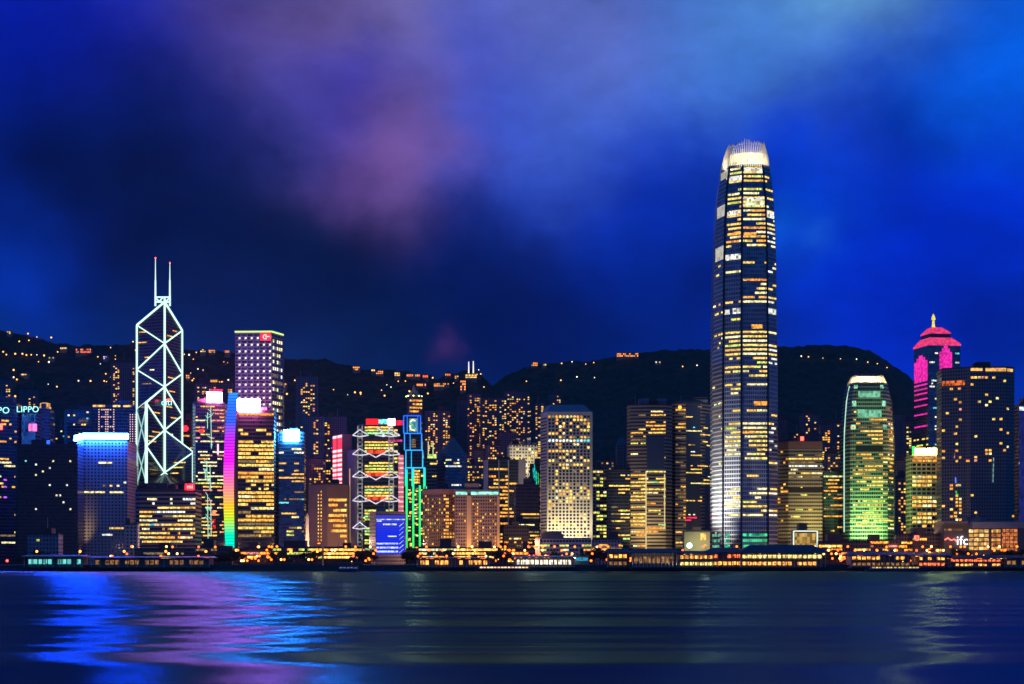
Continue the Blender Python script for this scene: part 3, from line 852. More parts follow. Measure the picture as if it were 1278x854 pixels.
# -- brown slab with orange floors
b_ = Bld('office_block', 'brown slab block with glowing orange floors and two dotted window columns', [(385, 14), (408.5, 0), (434.5, 4)], 605, 1500, wall=plain('brown_panel', (.2, .12, .09), .7), depth=24, plant=1)
for x in (397.5, 401): b_.win(0, 613, 680, 3.5, 3, 'cell', .95, 1, [(WARM, 1)], x0=x - .9, x1=x + .9, wf=.7)
b_.win(1, 612, 684, 5.2, 2.2, 'run', .95, .7, 'oran', seg=7, hf=.5, x0=410, x1=433); b_.win(1, 612, 625, 5.2, 2.2, 'run', .5, .3, 'oran'); b_.done()
ob = root('obelisk', street(383.5, 1440), 'tall white floodlit obelisk between the glass tower and brown slab', 'obelisk')
MB().prism([(-3, -3), (3, -3), (3, 3), (-3, 3)], 0, 4).build('plinth', CONC, ob)
MB().prism([(-1.9, -1.9), (1.9, -1.9), (1.9, 1.9), (-1.9, 1.9)], 4.02, Z(640, 1440) - 8, [(-1.1, -1.1), (1.1, -1.1), (1.1, 1.1), (-1.1, 1.1)]).prism([(-1.1, -1.1), (1.1, -1.1), (1.1, 1.1), (-1.1, 1.1)], Z(640, 1440) - 8, Z(640, 1440) - 5, [(-.1, -.1), (.1, -.1), (.1, .1), (-.1, .1)]).build('shaft', WHITEP, ob)
spot('floodlight', (X(383.5, 1425), 1425, 6.5), (X(383.5, 1440), 1440, 32), 26000, (1, .72, .45), 40, .9, ob, .6)

# -- the suspended bank building
YH = 1700.0
b_ = Bld('bank_building', 'steel framed bank building hung from white lit zigzag trusses', [(447, 4), (449, 0), (497, 0)], 531, YH, wall=facade('hanger_glass', (.05, .06, .055), fh=4., bw=2.4, wf=.85, hf=.6), depth=40)
for a, c in ((533, 543), (551, 566), (576, 596), (606, 627), (636, 690)):
    b_.win(1, a, c, 3.4, 2.4, 'run', 1, .95, [(LIME, 4), (YELLOW, 3), (GREEN, 1), (WARM, 1)], seg=4, hf=.6, x0=455, x1=491)
b_.win(1, 620, 690, 4, 2.4, 'run', .6, .5, 'lime', seg=4, x0=449.5, x1=456)
b_.panel('side_slab', 0, 436.5, 447.5, 561, 686, plain('purple_grey_panel', (.34, .26, .28), .6), 4, back=-20)
for a, c in ((424.5, 429.8), (431, 437)):
    ob_ = b_.panel('stair_tower', 0, a, c, 540, 606, plain('pink_panel', (.4, .2, .22), .5), 10, back=-2)
PB = glow('pink_band', (1, .5, .55), 1.9, 0); RBm = glow('red_band', (1, .05, .12), 1.3, 0, sample=True)
for k in range(11):
    y = 541 + k * 6
    for a, c in ((425, 429.6), (431.2, 436.6)):
        b_.panel('light_band', 0, a, c, y, y + 3.2, PB if k not in (1, 2) else RBm, 10.5, back=10.02)
        b_.panel('light_band', 0, a, c, y + 3.6, y + 5.6, RBm, 10.4, back=10.02)
b_.win(1, 533, 640, 4, 2.4, 'run', .85, .7, 'lime', seg=2, x0=491.5, x1=496.5)
PS = glow('pink_strip', (1, .45, .5), 1.1, 1.8, .6, 1.4); PS2 = glow('pink_strip_dark', (1, .2, .3), .7, 0)
for k in range(24):
    y = 568 + k * 3; b_.panel('light_band', 1, 497.3, 503.5, y, y + 2.4, PS if k % 2 else PS2, 1, back=-3)
TR = glow('truss_floodlit_glow', (.88, .84, 1), 1.05, 2, .6, 1.2)  # white metal trusses glow by themselves in place of the floodlights on them
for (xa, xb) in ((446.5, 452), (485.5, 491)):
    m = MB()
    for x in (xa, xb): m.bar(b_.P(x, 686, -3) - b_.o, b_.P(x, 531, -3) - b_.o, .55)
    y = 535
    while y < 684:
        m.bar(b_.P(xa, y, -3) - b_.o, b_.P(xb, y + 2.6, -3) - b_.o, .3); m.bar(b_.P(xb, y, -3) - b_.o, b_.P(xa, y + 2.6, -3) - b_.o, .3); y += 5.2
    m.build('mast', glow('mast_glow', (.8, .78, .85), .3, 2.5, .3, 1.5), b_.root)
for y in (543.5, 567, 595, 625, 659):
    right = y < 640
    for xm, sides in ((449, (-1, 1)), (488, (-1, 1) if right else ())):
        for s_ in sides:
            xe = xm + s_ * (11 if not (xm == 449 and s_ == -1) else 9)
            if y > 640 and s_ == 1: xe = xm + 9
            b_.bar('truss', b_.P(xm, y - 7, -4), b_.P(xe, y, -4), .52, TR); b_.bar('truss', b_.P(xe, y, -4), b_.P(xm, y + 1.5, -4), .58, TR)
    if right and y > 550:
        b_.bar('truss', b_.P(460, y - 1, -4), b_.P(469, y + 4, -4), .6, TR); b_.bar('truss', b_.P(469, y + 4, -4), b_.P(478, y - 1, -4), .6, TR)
        b_.panel('red_soffit', 1, 458, 481, y - 5, y - .4, glow('red_soffit_glow', (1, .09, .03), 1.2, 3, .3, 1.3), 1)
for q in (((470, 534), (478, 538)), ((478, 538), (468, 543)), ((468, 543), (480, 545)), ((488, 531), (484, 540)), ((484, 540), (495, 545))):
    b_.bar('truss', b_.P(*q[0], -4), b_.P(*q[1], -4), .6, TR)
b_.panel('rooftop_sign', 1, 457, 472, 523, 530, glow('red_neon', (1, .01, .015), 2.4, 0, sample=True), 1)
b_.panel('rooftop_sign', 1, 472.5, 484, 523.5, 529.5, glow('teal_neon', (.25, .95, 1), 1.1, 2), 1); b_.panel('rooftop_sign', 1, 484.5, 493, 523, 531, glow('pink_hot', (1, .25, .45), 30, 0, sample=True), 1.2)
b_.panel('rooftop_sign', 1, 493.2, 503, 525, 531, glow('red_neon2', (1, .02, .06), 1.4, 2), 1)
b_.panel('light_band', 1, 484, 502, 549, 551.5, glow('magenta_strip', (.9, .05, .3), .9, 2), 1); b_.panel('door_glow', 0, 434, 440, 672, 680, glow('amber_door', (1, .45, .1), 1.6, 2), 12)
b_.bar('edge_light', b_.P(436.5, 585, -6), b_.P(436.5, 676, -6), .5, glow('amber_edge', (1, .5, .2), .8, 0)); b_.done()

# -- blue lit civic block in front
b_ = Bld('civic_block', 'squat civic block washed in bright blue light with white window rows', [(461, 16), (469, 0), (506, 2)], 640, 1420, wall=facade('civic_wall', (.2, .17, .19), fh=3.4, bw=1.9, wf=.6, hf=.5), depth=24, roofmat=CONC)
b_.panel('media_facade', 1, 469.5, 505.5, 643, 692, led_ramp('blue_led', [(0, (.02, .04, .75)), (.5, (.01, .03, .9)), (1, (.05, .06, .6))], Z(692, 1420), Z(640, 1420), 1.1, 1.8), .35)
WL = glow('white_row', (.65, .75, 1), 1.2, 1.3, .3, 1.3)
for y, h_, a, c in ((648.5, 1.4, 470, 505), (654.5, 2, 478, 495), (650.5, 1.6, 470, 476), (669.5, 1.4, 484, 495), (678.6, 2, 470, 497), (683.6, 2.2, 470, 497), (688.5, 2.2, 470, 497)):
    b_.panel('window_row', 1, a, c, y - h_ / 2, y + h_ / 2, WL, .7, back=.4)
for k in range(7):
    y = 655 + k * 5.5; b_.bar('stair_light', b_.P(498.5, y + 2, -1), b_.P(503.5, y - 2.4, -1), .25, WL)
b_.done()

# -- neon outlined stepped tower
YS = 1690.0
NE = led_ramp('neon_outline', [(0, (.03, .8, .12)), (.42, (.03, .95, .25)), (.52, (.02, .85, .45)), (.6, (.03, .6, .9)), (.8, (.03, .3, 1)), (1, (.02, .12, 1))], Z(686, YS), Z(518, YS), 1.35, 0, False)
st = root('stepped_tower', street(518, YS + 15), 'slim stepped tower outlined in blue and green neon with a lit emblem', 'skyscraper')
so = Vector((X(518, YS + 15), YS + 15, 5))
tiers = [(504.5, 532, 620, 690), (505.5, 530.5, 583, 620), (507, 528, 562, 583), (505, 526.5, 541, 562), (504.5, 524.5, 519, 541)]
tiers = [(505.5, 533, 607, 690), (506, 530.5, 584, 607), (506.5, 527.5, 562, 584), (504.8, 526.2, 541, 562), (503.8, 524.8, 519, 541)]
for i, (a, c, y0, y1) in enumerate(tiers):
    dep = 12 - i * 1.2
    x0, x1 = X(a, YS) - so.x, X(c, YS) - so.x
    v = [(x0, -15 + i * .8, 0), (x1, -15 + i * .8, 0), (x1, dep, 0), (x0, dep, 0)]
    zb, zt = Z(y1, YS) - 5, Z(y0, YS) - 5
    L = x1 - x0
    verts, fcs, uvs = [], [], []
    for j in range(4):
        p, q = v[j], v[(j + 1) % 4]; k = len(verts)
        verts += [(p[0], p[1], zb), (q[0], q[1], zb), (q[0], q[1], zt), (p[0], p[1], zt)]; fcs.append((k, k + 1, k + 2, k + 3))
        LL = abs(q[0] - p[0]) + abs(q[1] - p[1]); uvs += [(0, zb), (LL, zb), (LL, zt), (0, zt)]
    k = len(verts); verts += [(p[0], p[1], zt) for p in v]; fcs.append((k, k + 1, k + 2, k + 3)); uvs += [(0, 0)] * 4
    mesh('tier', verts, fcs, GL_DARK, st, uvs)
    def NB(xa, ya, xb, yb, r=.62): bar_obj('neon_line', pt(xa, ya, YS - .9 + i * .8), pt(xb, yb, YS - .9 + i * .8), r, NE, st, so)
    if i > 0:
        NB(a, y0, a, y1); NB(c, y0, c, y1); NB(a, y0, c, y0)
        NB(a + (c - a) * .33 if i < 4 else a + 4.4, y0, a + (c - a) * .33 if i < 4 else a + 4.4, y1, .45)
        if i == 4: NB(c - 3.4, y0, c - 3.4, y1, .45)
    else:
        for x, ya, r in ((507.5, 586, 1.05), (515.8, 584, 1.05), (524, 606, 1.05), (529, 584, .6), (532, 607, .6)): NB(x, ya, x, 684, r)
        NB(507, 584, 531, 584, .5)
bar_obj('neon_line', pt(504.5, 541, YS), pt(525.5, 541, YS), .6, NE, st, so)
pl = MB().box(X(510.5, YS) - so.x, X(520.3, YS) - so.x, -15.9, -12.2, Z(538.5, YS) - 5, Z(522.5, YS) - 5).build('emblem_panel', glow('emblem_ground', (.35, .7, .5), .5, 2), st)
EM1 = glow('emblem_white', (.85, 1, .7), 1.6, 0); EM2 = glow('emblem_green', (.15, .9, .1), 1.0, 0); EM3 = glow('emblem_blue', (.02, .2, .9), 1.0, 0)
for xs, m in (([(512, 527), (515, 523.5), (518.5, 526)], EM1), ([(518.5, 526), (514, 530), (519, 534)], EM3), ([(512, 528), (516, 531.5), (519, 535.5)], EM2), ([(512, 531), (512.5, 536), (518, 537.5)], EM1)):
    for p, q in zip(xs, xs[1:]): bar_obj('emblem_stroke', pt(*p, YS - 1.7), pt(*q, YS - 1.7), .75, m, st, so)
rs = random.Random(3)
for k in range(60):
    y = 590 + rs.random() * 92; x = rs.choice((511, 512.5, 519, 520.5, 527)); m = rs.choice(PAL_M['lime'])
    w_ = link('window', unit_cube(m), st); w_.location = pt(x, y, YS - .05) - so; w_.scale = (3, .3, 1.6)
for k in range(20):
    y = 588 + (k % 5) * 3.6; x = 517.5 + (k // 5) * 1.9
    w_ = link('window', unit_cube(rs.choice((YELLOW, ORANGE))), st); w_.location = pt(x, y, YS - .06) - so; w_.scale = (1.6, .3, 2.2)
for k in range(12):
    w_ = link('window', unit_cube(DIMW), st); w_.location = pt(514 + (k % 3) * 2, 549 + (k // 3) * 3, YS + 1.4 if k < 0 else YS + 2.2) - so; w_.scale = (1.5, .5, 1.8)

# -- towers behind: green pagoda roof, teal pyramid, spired annex
b_ = Bld('office_tower', 'dark tower with a glowing green pagoda roof behind the neon tower', [(508, 4), (511, 0), (527, 3)], 496, 1900, wall=RES2, depth=18)
b_.win(1, 497, 520, 4.6, 3.4, 'cell', .75, 1, 'oran'); b_.win(1, 520, 690, 3.6, 3.4, 'cell', .2, 1, 'oran')
MB().lathe((0, 0, b_.top - 5 + 1.3), [(9.5, 0), (9.8, 1), (5.5, 4), (5.5, 5.5), (6, 6), (2.2, 9.5), (2.2, 11), (.3, 16)], 8).build('pagoda_roof', plain('verdigris', (.3, .42, .2), .5), b_.root)
for k in range(8):
    a = k * math.tau / 8; MB().ball((9.9 * math.cos(a), 9.9 * math.sin(a), b_.top - 5 + 2.2), .9, 6).build('eave_lamp', glow('lime_lamp', (.8, 1, .3), 5, 0, sample=True), b_.root)
b_.done()
for x in (533, 540): pass
b_ = Bld('office_tower', 'lime lit stepped annex with two thin spires beside the neon tower', [(531, 4), (533.5, 0), (545, 2)], 569, 1760, wall=GL_GREEN, depth=16)
b_.win(1, 570, 690, 3.7, 2.4, 'run', .6, .6, 'lime', seg=3)
for x in (534.5, 540.5): b_.bar('spire', b_.P(x, 570, 4), b_.P(x, 551, 4), .45, glow('spire_light', (.9, 1, .5), .9, 0))
b_.panel('roof_line', 1, 533.5, 545, 567, 572, glow('lime_wash', (.75, 1, .25), .9, 2), .6); b_.done()
b_ = Bld('office_tower', 'dark blue tower capped by a faint teal pyramid roof', [(546, 14), (556, 0), (576, 0), (583, 12)], 566, 1800, wall=GL_BLUE, depth=22, roof=False)
pol = [(p.x - b_.o.x, p.y - b_.o.y) for p in b_.poly]
ap = [((x) * .08, (y) * .08) for x, y in pol]
MB().prism([(x * .9, y * .9) for x, y in pol], b_.top - 5.01, Z(545, 1800) - 5, ap).build('pyramid_roof', plain('teal_roof', (.05, .16, .16), .5), b_.root)
b_.win(1, 568, 690, 3.8, 2.4, 'run', .22, .5, 'cool', seg=4); b_.win(0, 568, 690, 3.8, 2.4, 'run', .15, .5, 'lime', seg=2); b_.done()

# -- the hotels with the uplit columns
b_ = Bld('hotel', 'rose brown hotel slab dotted with small warm windows', [(527.5, 14), (553, 0), (568, 3)], 611, 1470, wall=BROWN, depth=22)
b_.panel('parapet', 0, 527, 553, 610.5, 616, plain('rose_stone', (.34, .2, .16), .7), .8); b_.panel('parapet', 1, 553, 568, 610.5, 616, plain('rose_stone', (.34, .2, .16), .7), .8)
b_.win(0, 617, 684, 3.4, 2.6, 'cell', .2, .5, 'warm', wf=.55); b_.win(1, 617, 684, 3.4, 2.6, 'cell', .3, .5, 'oran', wf=.6); b_.win(1, 620, 684, 3.4, 2.4, 'cell', .8, 1, 'oran', x0=556, x1=560.5)
b_.win(0, 620, 680, 3.4, 2.6, 'cell', .3, .5, 'dim', wf=.5); b_.done()
b_ = Bld('hotel', 'stone hotel with teal lit cornice and a tall amber uplit pillar', [(567, 3), (568.5, 0), (623, 0)], 613, 1455, wall=facade('hotel_grid', (.3, .22, .19), fh=3.3, bw=2.4, wf=.6, hf=.5), depth=24, roofmat=CONC)
TC = glow('teal_cornice', (.35, 1, .8), 1.2, 2.5)
b_.panel('cornice_light', 1, 569, 583, 614, 617.5, TC, .9); b_.panel('cornice_light', 1, 588, 622, 614, 617.5, TC, .9)
b_.panel('uplit_pillar', 1, 582.5, 588.5, 619, 686, plain('sandstone', (.55, .42, .28), .7), 2.2)
spot('floodlight', (X(585.5, 1446), 1444, 9), (X(585.5, 1455), 1455, 34), 42000, (1, .5, .12), 44, 1, b_.root)
b_.panel('corner_pier', 1, 620.5, 623.5, 619, 686, plain('sandstone', (.55, .42, .28), .7), 1.4)
spot('floodlight', (X(624.5, 1446), 1445, 9), (X(622, 1455), 1455, 40), 26000, (1, .5, .12), 44, 1, b_.root)
b_.win(1, 624, 686, 3.3, 2.4, 'cell', .22, .5, 'oran', wf=.6, x0=589, x1=620); b_.win(1, 624, 686, 3.3, 2.4, 'cell', .14, .5, 'warm', wf=.6, x0=569, x1=582)
b_.win(1, 622, 626, 3.3, 2.4, 'cell', .85, 1, 'warm', wf=.6, x0=589, x1=608); b_.win(1, 626, 684, 3.3, 2.4, 'cell', .85, 1, 'oran', wf=.6, x0=594.5, x1=597.5); b_.done()

# -- central office blocks
b_ = Bld('office_tower', 'office tower with white vertical fins and amber windows above the hotel', [(604, 8), (609, 0), (656, 3)], 575, 1640, wall=BLACKB, depth=28, plant=1)
for x in (608.5, 622.5, 634.5): b_.panel('fin', 1, x - .6, x + .6, 574, 690, plain('pale_fin', (.5, .46, .48), .6), 1.2)
b_.panel('end_wall', 1, 647, 656, 574, 690, plain('lilac_concrete', (.36, .32, .36), .7), .6); b_.panel('end_wall', 0, 604, 609, 574, 690, plain('lilac_concrete', (.36, .32, .36), .7), .6)
for a, c in ((610, 622), (623.5, 634), (635.5, 646)): b_.win(1, 582, 688, 4., 2.6, 'run', .62, .75, 'oran', seg=3, x0=a, x1=c, hf=.5)
b_.done()
b_ = Bld('office_block', 'tall plain black office block with amber window rows left of the porthole tower', [(641, 6), (644, 0), (673, 2)], 606, 1500, wall=BLACKB, depth=24)
b_.win(1, 620, 688, 3.6, 2.2, 'run', .7, .6, 'warm', seg=4, hf=.4); b_.done()
b_ = Bld('office_block', 'lower black office block stepping down with small amber windows', [(627, 4), (629, 0), (660, 0)], 657, 1465, wall=BLACKB, depth=20)
b_.win(1, 660, 688, 3.6, 2.4, 'run', .7, .4, 'warm', seg=2, hf=.4); b_.done()
b_ = Bld('stepped_block', 'brightly floodlit white block with a jagged stepped underside grid', [(633, 6), (636, 0), (671, 0)], 556, 1880, wall=facade('lit_grid', (.6, .56, .46), fh=4, bw=3.8, wf=.5, hf=.5), depth=22, roof=True)
rr2 = random.Random(8)
b_.win(1, 557, 578, 4, 3.8, 'cell', .55, 1, 'pale', wf=.8, hf=.6)
for x, t in ((637, 551), (644, 547), (651, 550), (658, 546), (665, 552)):
    MB().box(X(x, 1880) - b_.o.x, X(x + 4.5, 1880) - b_.o.x, -8, 8, b_.top - 5 + 1.31, Z(t, 1880) - 5).build('stair_head', plain('cream_plaster', (.6, .55, .42), .7), b_.root)
b_.win(1, 580, 606, 4, 3.8, 'cell', .4, 1, 'pale', wf=.6, x0=656, x1=671); b_.done()
spot('floodlight', (X(648, 1850), 1845, Z(600, 1850)), (X(652, 1880), 1880, Z(566, 1880)), 150000, (1, .85, .5), 90, 1, b_.root)
b_ = Bld('light_column', 'narrow tower draped in teal and green light strings beside the porthole tower', [(661, 3), (663, 0), (674, 2)], 580, 1720, wall=GL_DARK, depth=12)
for x, ya, yb, m in ((667, 580, 600, 'teal_string'), (665.5, 585, 597, 'teal_string'), (669, 588, 606, 'teal_string'), (671.5, 590, 616, 'green_string'), (669.5, 604, 614, 'green_string')):
    b_.bar('light_string', b_.P(x, ya, -1), b_.P(x + .8, yb, -1), .55, glow(m, (.02, .8, .75) if 'teal' in m else (.05, .9, .1), .9, 1.5, .3, 1.3))
b_.done()

# -- residential cluster below the gap
CL = [('apartment tower with amber stairwell column behind the lime annex', [(530, 4), (534, 0), (562, 4)], 513, 2150, (.6, .5)),
      ('narrow dark apartment tower left of the tallest twin', [(570, 4), (573, 0), (584, 3)], 500, 2260, (.5, .4)),
      ('tall thin apartment tower with scattered gold windows', [(583, 4), (586, 0), (601, 3)], 492, 2200, (.8, .42)),
      ('tall apartment tower beside the thin gold dotted one', [(599, 4), (602, 0), (614, 3)], 497, 2180, (.8, .4)),
      ('apartment tower glowing strongly orange in its upper storeys', [(610, 4), (614, 0), (632, 4)], 497, 2120, (.7, .6)),
      ('broad apartment tower topped by a lit penthouse', [(629, 6), (633, 0), (661, 4)], 489, 2240, (.6, .42)),
      ('dim grey apartment tower partly hidden by the porthole tower', [(660, 4), (663, 0), (690, 4)], 506, 2300, (.35, .35)),
      ('apartment tower with a flat gold top peeping left of the porthole tower', [(668, 4), (671, 0), (679, 3)], 503, 2080, (.9, .6)),
      ('high hillside apartment tower peeping over the porthole tower roof', [(684, 4), (687, 0), (700, 3)], 492, 2480, (.9, .7)),
      ('low apartment block with amber windows behind the office with fins', [(588, 4), (590, 0), (612, 3)], 563, 1960, (.6, .3)),
      ('faded purple apartment block behind the stepped white one', [(622, 4), (626, 0), (645, 3)], 540, 2020, (.5, .25))]
for lab, ch, top, Y, (fill, p) in CL:
    b_ = Bld('apartment_tower', lab, ch, top, Y, 20, RES if 'amber' in lab or 'purple' in lab else RES2, group='apartment towers below the hills', plant=1)
    b_.win(1, top + 2, 680, 3.1, 3.3, 'col', p * .8, fill, 'res', wf=.66, hf=.55); b_.win(0, top + 2, 680, 3.1, 3.3, 'col', p * .3, fill, 'res', wf=.6, hf=.5); b_.done()

MID = [('mid rise block peeping over the black office block at its left end', 24, 52, 541, 1900, 'oran', .12), ('mid rise block over the right end of the black office block', 66, 93, 535, 1960, 'mix', .12),
       ('mid rise block with warm windows above the brown slab', 383, 406, 573, 1850, 'warm', .3), ('mid rise block between the brown slab and the pink stair tower', 404, 424, 566, 1900, 'oran', .25),
       ('mid rise block tucked between the lime annex and the teal pyramid', 541, 556, 586, 1880, 'oran', .35), ('mid rise block just right of the teal pyramid roof', 578, 606, 580, 1870, 'warm', .4),
       ('mid rise block under the orange apartment tower', 606, 628, 556, 1950, 'oran', .4), ('mid rise block behind the lime windowed gridded tower', 744, 766, 574, 1800, 'dim', .3),
       ('mid rise block between the tan block and the round topped apartments', 985, 1004, 540, 2050, 'oran', .14), ('mid rise block over the black amber floored offices', 1030, 1052, 566, 1850, 'warm', .3),
       ('mid rise block left of the gold office block', 1118, 1137, 596, 1700, 'oran', .3), ('mid rise block between the blue signed tower and the dotted tower', 150, 170, 560, 1850, 'warm', .25)]
for lab, x0, x1, top, Y, pal, p in MID:
    b_ = Bld('office_block', lab, [(x0, 4), (x0 + 3, 0), (x1, 2)], top, Y, 18, RES if p > .28 else GL_DARK, group='mid rise blocks on the lower slope')
    b_.win(1, top + 2, 680, 3.3, 2.8, 'cell', p, .5, pal, wf=.7, hf=.55); b_.done()

# -- the porthole tower
YJ = 1600.0
b_ = Bld('office_tower', 'pale tower full of round porthole windows glowing yellow', [(674.5, 22), (683, 0), (739.5, 2)], 514, YJ, wall=plain('pale_aluminium', (.55, .51, .42), .55, var=.1), depth=36, roof=False)
pol = [(p.x - b_.o.x, p.y - b_.o.y) for p in b_.poly]
MB().prism([(x * .985, y * .985) for x, y in pol], b_.top - 5.02, Z(504, YJ) - 5, [(x * .72, y * .6) for x, y in pol]).build('roof', plain('lead_roof', (.2, .23, .26), .4), b_.root)
disc_cache = {}


def disc(mat):
    if mat.name not in disc_cache:
        me = bpy.data.meshes.new('window'); m = MB()
        v = []
        for y in (-.5, .5):
            for k in range(12): v.append((.5 * math.cos(k * math.tau / 12), y, .5 * math.sin(k * math.tau / 12)))
        f = [tuple(range(12)), tuple(range(12, 24))[::-1]] + [(k, k + 12, (k + 1) % 12 + 12, (k + 1) % 12) for k in range(12)]
        me.from_pydata(v, [], f); me.materials.append(mat); disc_cache[mat.name] = me
    return disc_cache[mat.name]


rj = random.Random(21)
JD = plain('porthole_glass', (.015, .02, .03), .1, var=.3)
fr, d_, n_, L_ = b_.frame(1, b_.top)
lit_dark = {}
lit, dark = [], []
rows_j = [(520, .9, 'yel'), (524, .8, 'yel'), (528.5, .75, 'yel'), (532.5, .35, 'yel'), (537, .5, 'yel'), (541, .75, 'yel'), (545.5, .6, 'yel'), (550, .7, 'cool'), (554.5, .3, 'yel'), (558.5, .25, 'yel'), (563, .95, 'yel'), (567, .4, 'yel'),
          (571, .3, 'yel'), (575, .4, 'yel'), (580, .85, 'yel'), (584, .35, 'yel'), (588, .15, 'yel'), (592, .3, 'yel'), (596.5, .12, 'yel'), (600.5, .2, 'yel'), (604.5, .4, 'yel'), (609, .5, 'yel'), (613, .4, 'yel'), (617, .45, 'yel'), (621.5, .6, 'yel'), (626, .5, 'yel')]
y = 630.2
while y < 672: rows_j.append((y, .35 if 640 < y < 660 else .12, 'yel')); y += 4.25
for y, p, pal in rows_j:
    a_ = rj.random(); w_ = rj.random()
    for c in range(12):
        x = 686 + c * 4.4
        p2 = p * (1.35 if (c / 12 < w_) == (a_ < .5) else .55)
        (lit if rj.random() < p2 else dark).append((x, y, rj.choice(PAL_M[pal])))
for x, y, m in lit[:100]:
    t = (x - 683) / (739.5 - 683); c = fr + d_ * (t * L_) + n_ * .12
    o = link('window', disc(m), b_.root); o.location = (c.x - b_.o.x, c.y - b_.o.y, Z(y, YJ) - 5); o.rotation_euler = (0, 0, math.atan2(d_.y, d_.x)); o.scale = (2.8, .5, 2.8)
v, f, mi, ms = [], [], [], [JD]
for x, y, m in [(x, y, JD) for x, y, m in dark] + lit[100:]:
    t = (x - 683) / (739.5 - 683); c = fr + d_ * (t * L_) + n_ * .1; k = len(v)
    if m not in ms: ms.append(m)
    for q in range(12):
        p = c + d_ * (1.35 * math.cos(q * math.tau / 12)); v.append((p.x - b_.o.x, p.y - b_.o.y, Z(y, YJ) - 5 + 1.35 * math.sin(q * math.tau / 12)))
    f.append(tuple(range(k, k + 12))); mi.append(ms.index(m))
tag(mesh('window', v, f, ms, b_.root, mi=mi), kind='stuff')
b_.win(0, 520, 672, 3.5, 60, 'run', 1, 1, [(plain('porthole_glass', (.015, .02, .03), .1, var=.3), 1)], wf=.85, hf=.35); b_.done()
spot('floodlight', (X(711, 1562), 1560, 14), (X(711, YJ), YJ, 40), 300000, (1, .84, .55), 80, 1, b_.root, 2)
spot('floodlight', (X(678, 1575), 1574, 12), (X(679, 1611), 1611, 90), 200000, (1, .8, .4), 80, 1, b_.root, 2)
spot('floodlight', (X(732, 1570), 1572, 14), (X(730, YJ), YJ, 80), 110000, (1, .82, .45), 70, 1, b_.root, 2)

b_ = Bld('office_tower', 'slim gridded tower with lime windows just right of the porthole tower', [(740, 0), (757, 2)], 584, 1660, wall=facade('white_grid', (.4, .42, .42), fh=3.8, bw=3.2, wf=.8, hf=.75), depth=24)
b_.win(0, 588, 690, 3.8, 3.2, 'cell', .4, .5, 'lime', hf=.55); b_.done()
b_ = Bld('office_tower', 'dark teal office block with scattered strips of light beside the twin towers', [(757, 0), (786, 3)], 588, 1640, wall=GL_DARK, depth=24)
b_.win(0, 592, 690, 3.9, 2.4, 'run', .62, .4, 'mix', seg=5, hf=.4); b_.win(0, 600, 690, 3.9, 2.4, 'run', .25, .3, 'green', seg=3); b_.done()
b_ = Bld('office_tower', 'distant brown tower with a dark hipped roof left of the twin towers', [(768, 5), (771, 0), (787, 2)], 556, 1850, wall=RES, depth=18, roof=False)
pol = [(p.x - b_.o.x, p.y - b_.o.y) for p in b_.poly]; MB().prism([(x * 1.04, y * 1.04) for x, y in pol], b_.top - 5, Z(546, 1850) - 5, [(x * .2, y * .3) for x, y in pol]).build('roof', plain('slate', (.08, .1, .12), .5), b_.root)
b_.win(1, 560, 640, 3.4, 3, 'cell', .1, .5, 'dim'); b_.done()

# -- low white building under the porthole tower
b_ = Bld('low_building', 'long low white building with lit rows at the porthole tower foot', [(668, 4), (674, 0), (738, 0)], 673, 1400, wall=facade('white_low', (.6, .6, .55), fh=4.2, bw=3, wf=.8, hf=.45), depth=22, roofmat=CONC, plant=2)
b_.panel('end_wall', 0, 668, 674, 673, 694, plain('pink_render', (.5, .25, .3), .7), .5)
b_.win(1, 676, 692, 4.2, 3, 'run', 1, .7, [(LIME, 3), (GREEN, 2), (PALE, 3), (WARM, 2)], seg=5, hf=.4); b_.done()
b_ = Bld('low_building', 'low grey annex with an amber canopy right of the white low building', [(738.5, 0), (776, 0)], 674, 1405, wall=facade('grey_low_wall', (.3, .32, .36), fh=3.6, bw=3, wf=.5, hf=.5), depth=20)
b_.win(0, 680, 692, 3.6, 3, 'run', .8, .55, 'oran', seg=4); b_.panel('canopy', 0, 742, 770, 686, 687.6, glow('amber_canopy', (1, .55, .15), 1.4, 2), 3); b_.done()

# -- twin banded towers
GOLDB = facade('gold_band_wall', (.34, .26, .18), (.02, .03, .05), 3.9, 40, .999, .5)
b_ = Bld('office_tower', 'rounded granite tower with gold lit floor bands, left of the twin pair', [(782.5, 12), (787, 3), (806, 0), (831, 0), (839, 8)], 506, 1640, wall=GOLDB, depth=28)
for a, c in ((797, 809), (820, 831)):
    MB().box(X(a, 1655) - b_.o.x, X(c, 1655) - b_.o.x, -8, 6, b_.top - 3.7, Z(498, 1650) - 5).build('plant_room', plain('blue_grey_panel', (.14, .18, .24), .5), b_.root)
b_.win(1, 518, 548, 3.9, 2.6, 'run', .7, .75, 'warm', seg=6, hf=.4); b_.win(2, 512, 548, 3.9, 2.6, 'run', .6, .7, 'warm', seg=6, hf=.4)
b_.win(1, 548, 592, 3.9, 2.6, 'run', .5, .5, 'lime', seg=3, hf=.4); b_.win(1, 592, 684, 3.9, 2.6, 'run', .85, .85, 'yel', seg=6, hf=.42); b_.win(0, 592, 684, 3.9, 2.6, 'run', .8, .7, 'warm', seg=6, hf=.4)
b_.win(2, 556, 586, 3.9, 2.6, 'run', .3, .35, 'yel', seg=4, hf=.4); b_.win(2, 586, 690, 3.9, 2.6, 'run', .72, .6, [(YELLOW, 4), (LIME, 2), (ORANGE, 2), (PALE, 2), (GREEN, 1)], seg=5, hf=.4)
b_.panel('glass_bay', 2, 807.5, 829, 545, 586, facade('bay_glass_grid', (.05, .08, .14), (.1, .15, .22), 3.9, 2, .9, .75, .3, .05, coat=.9), .5)
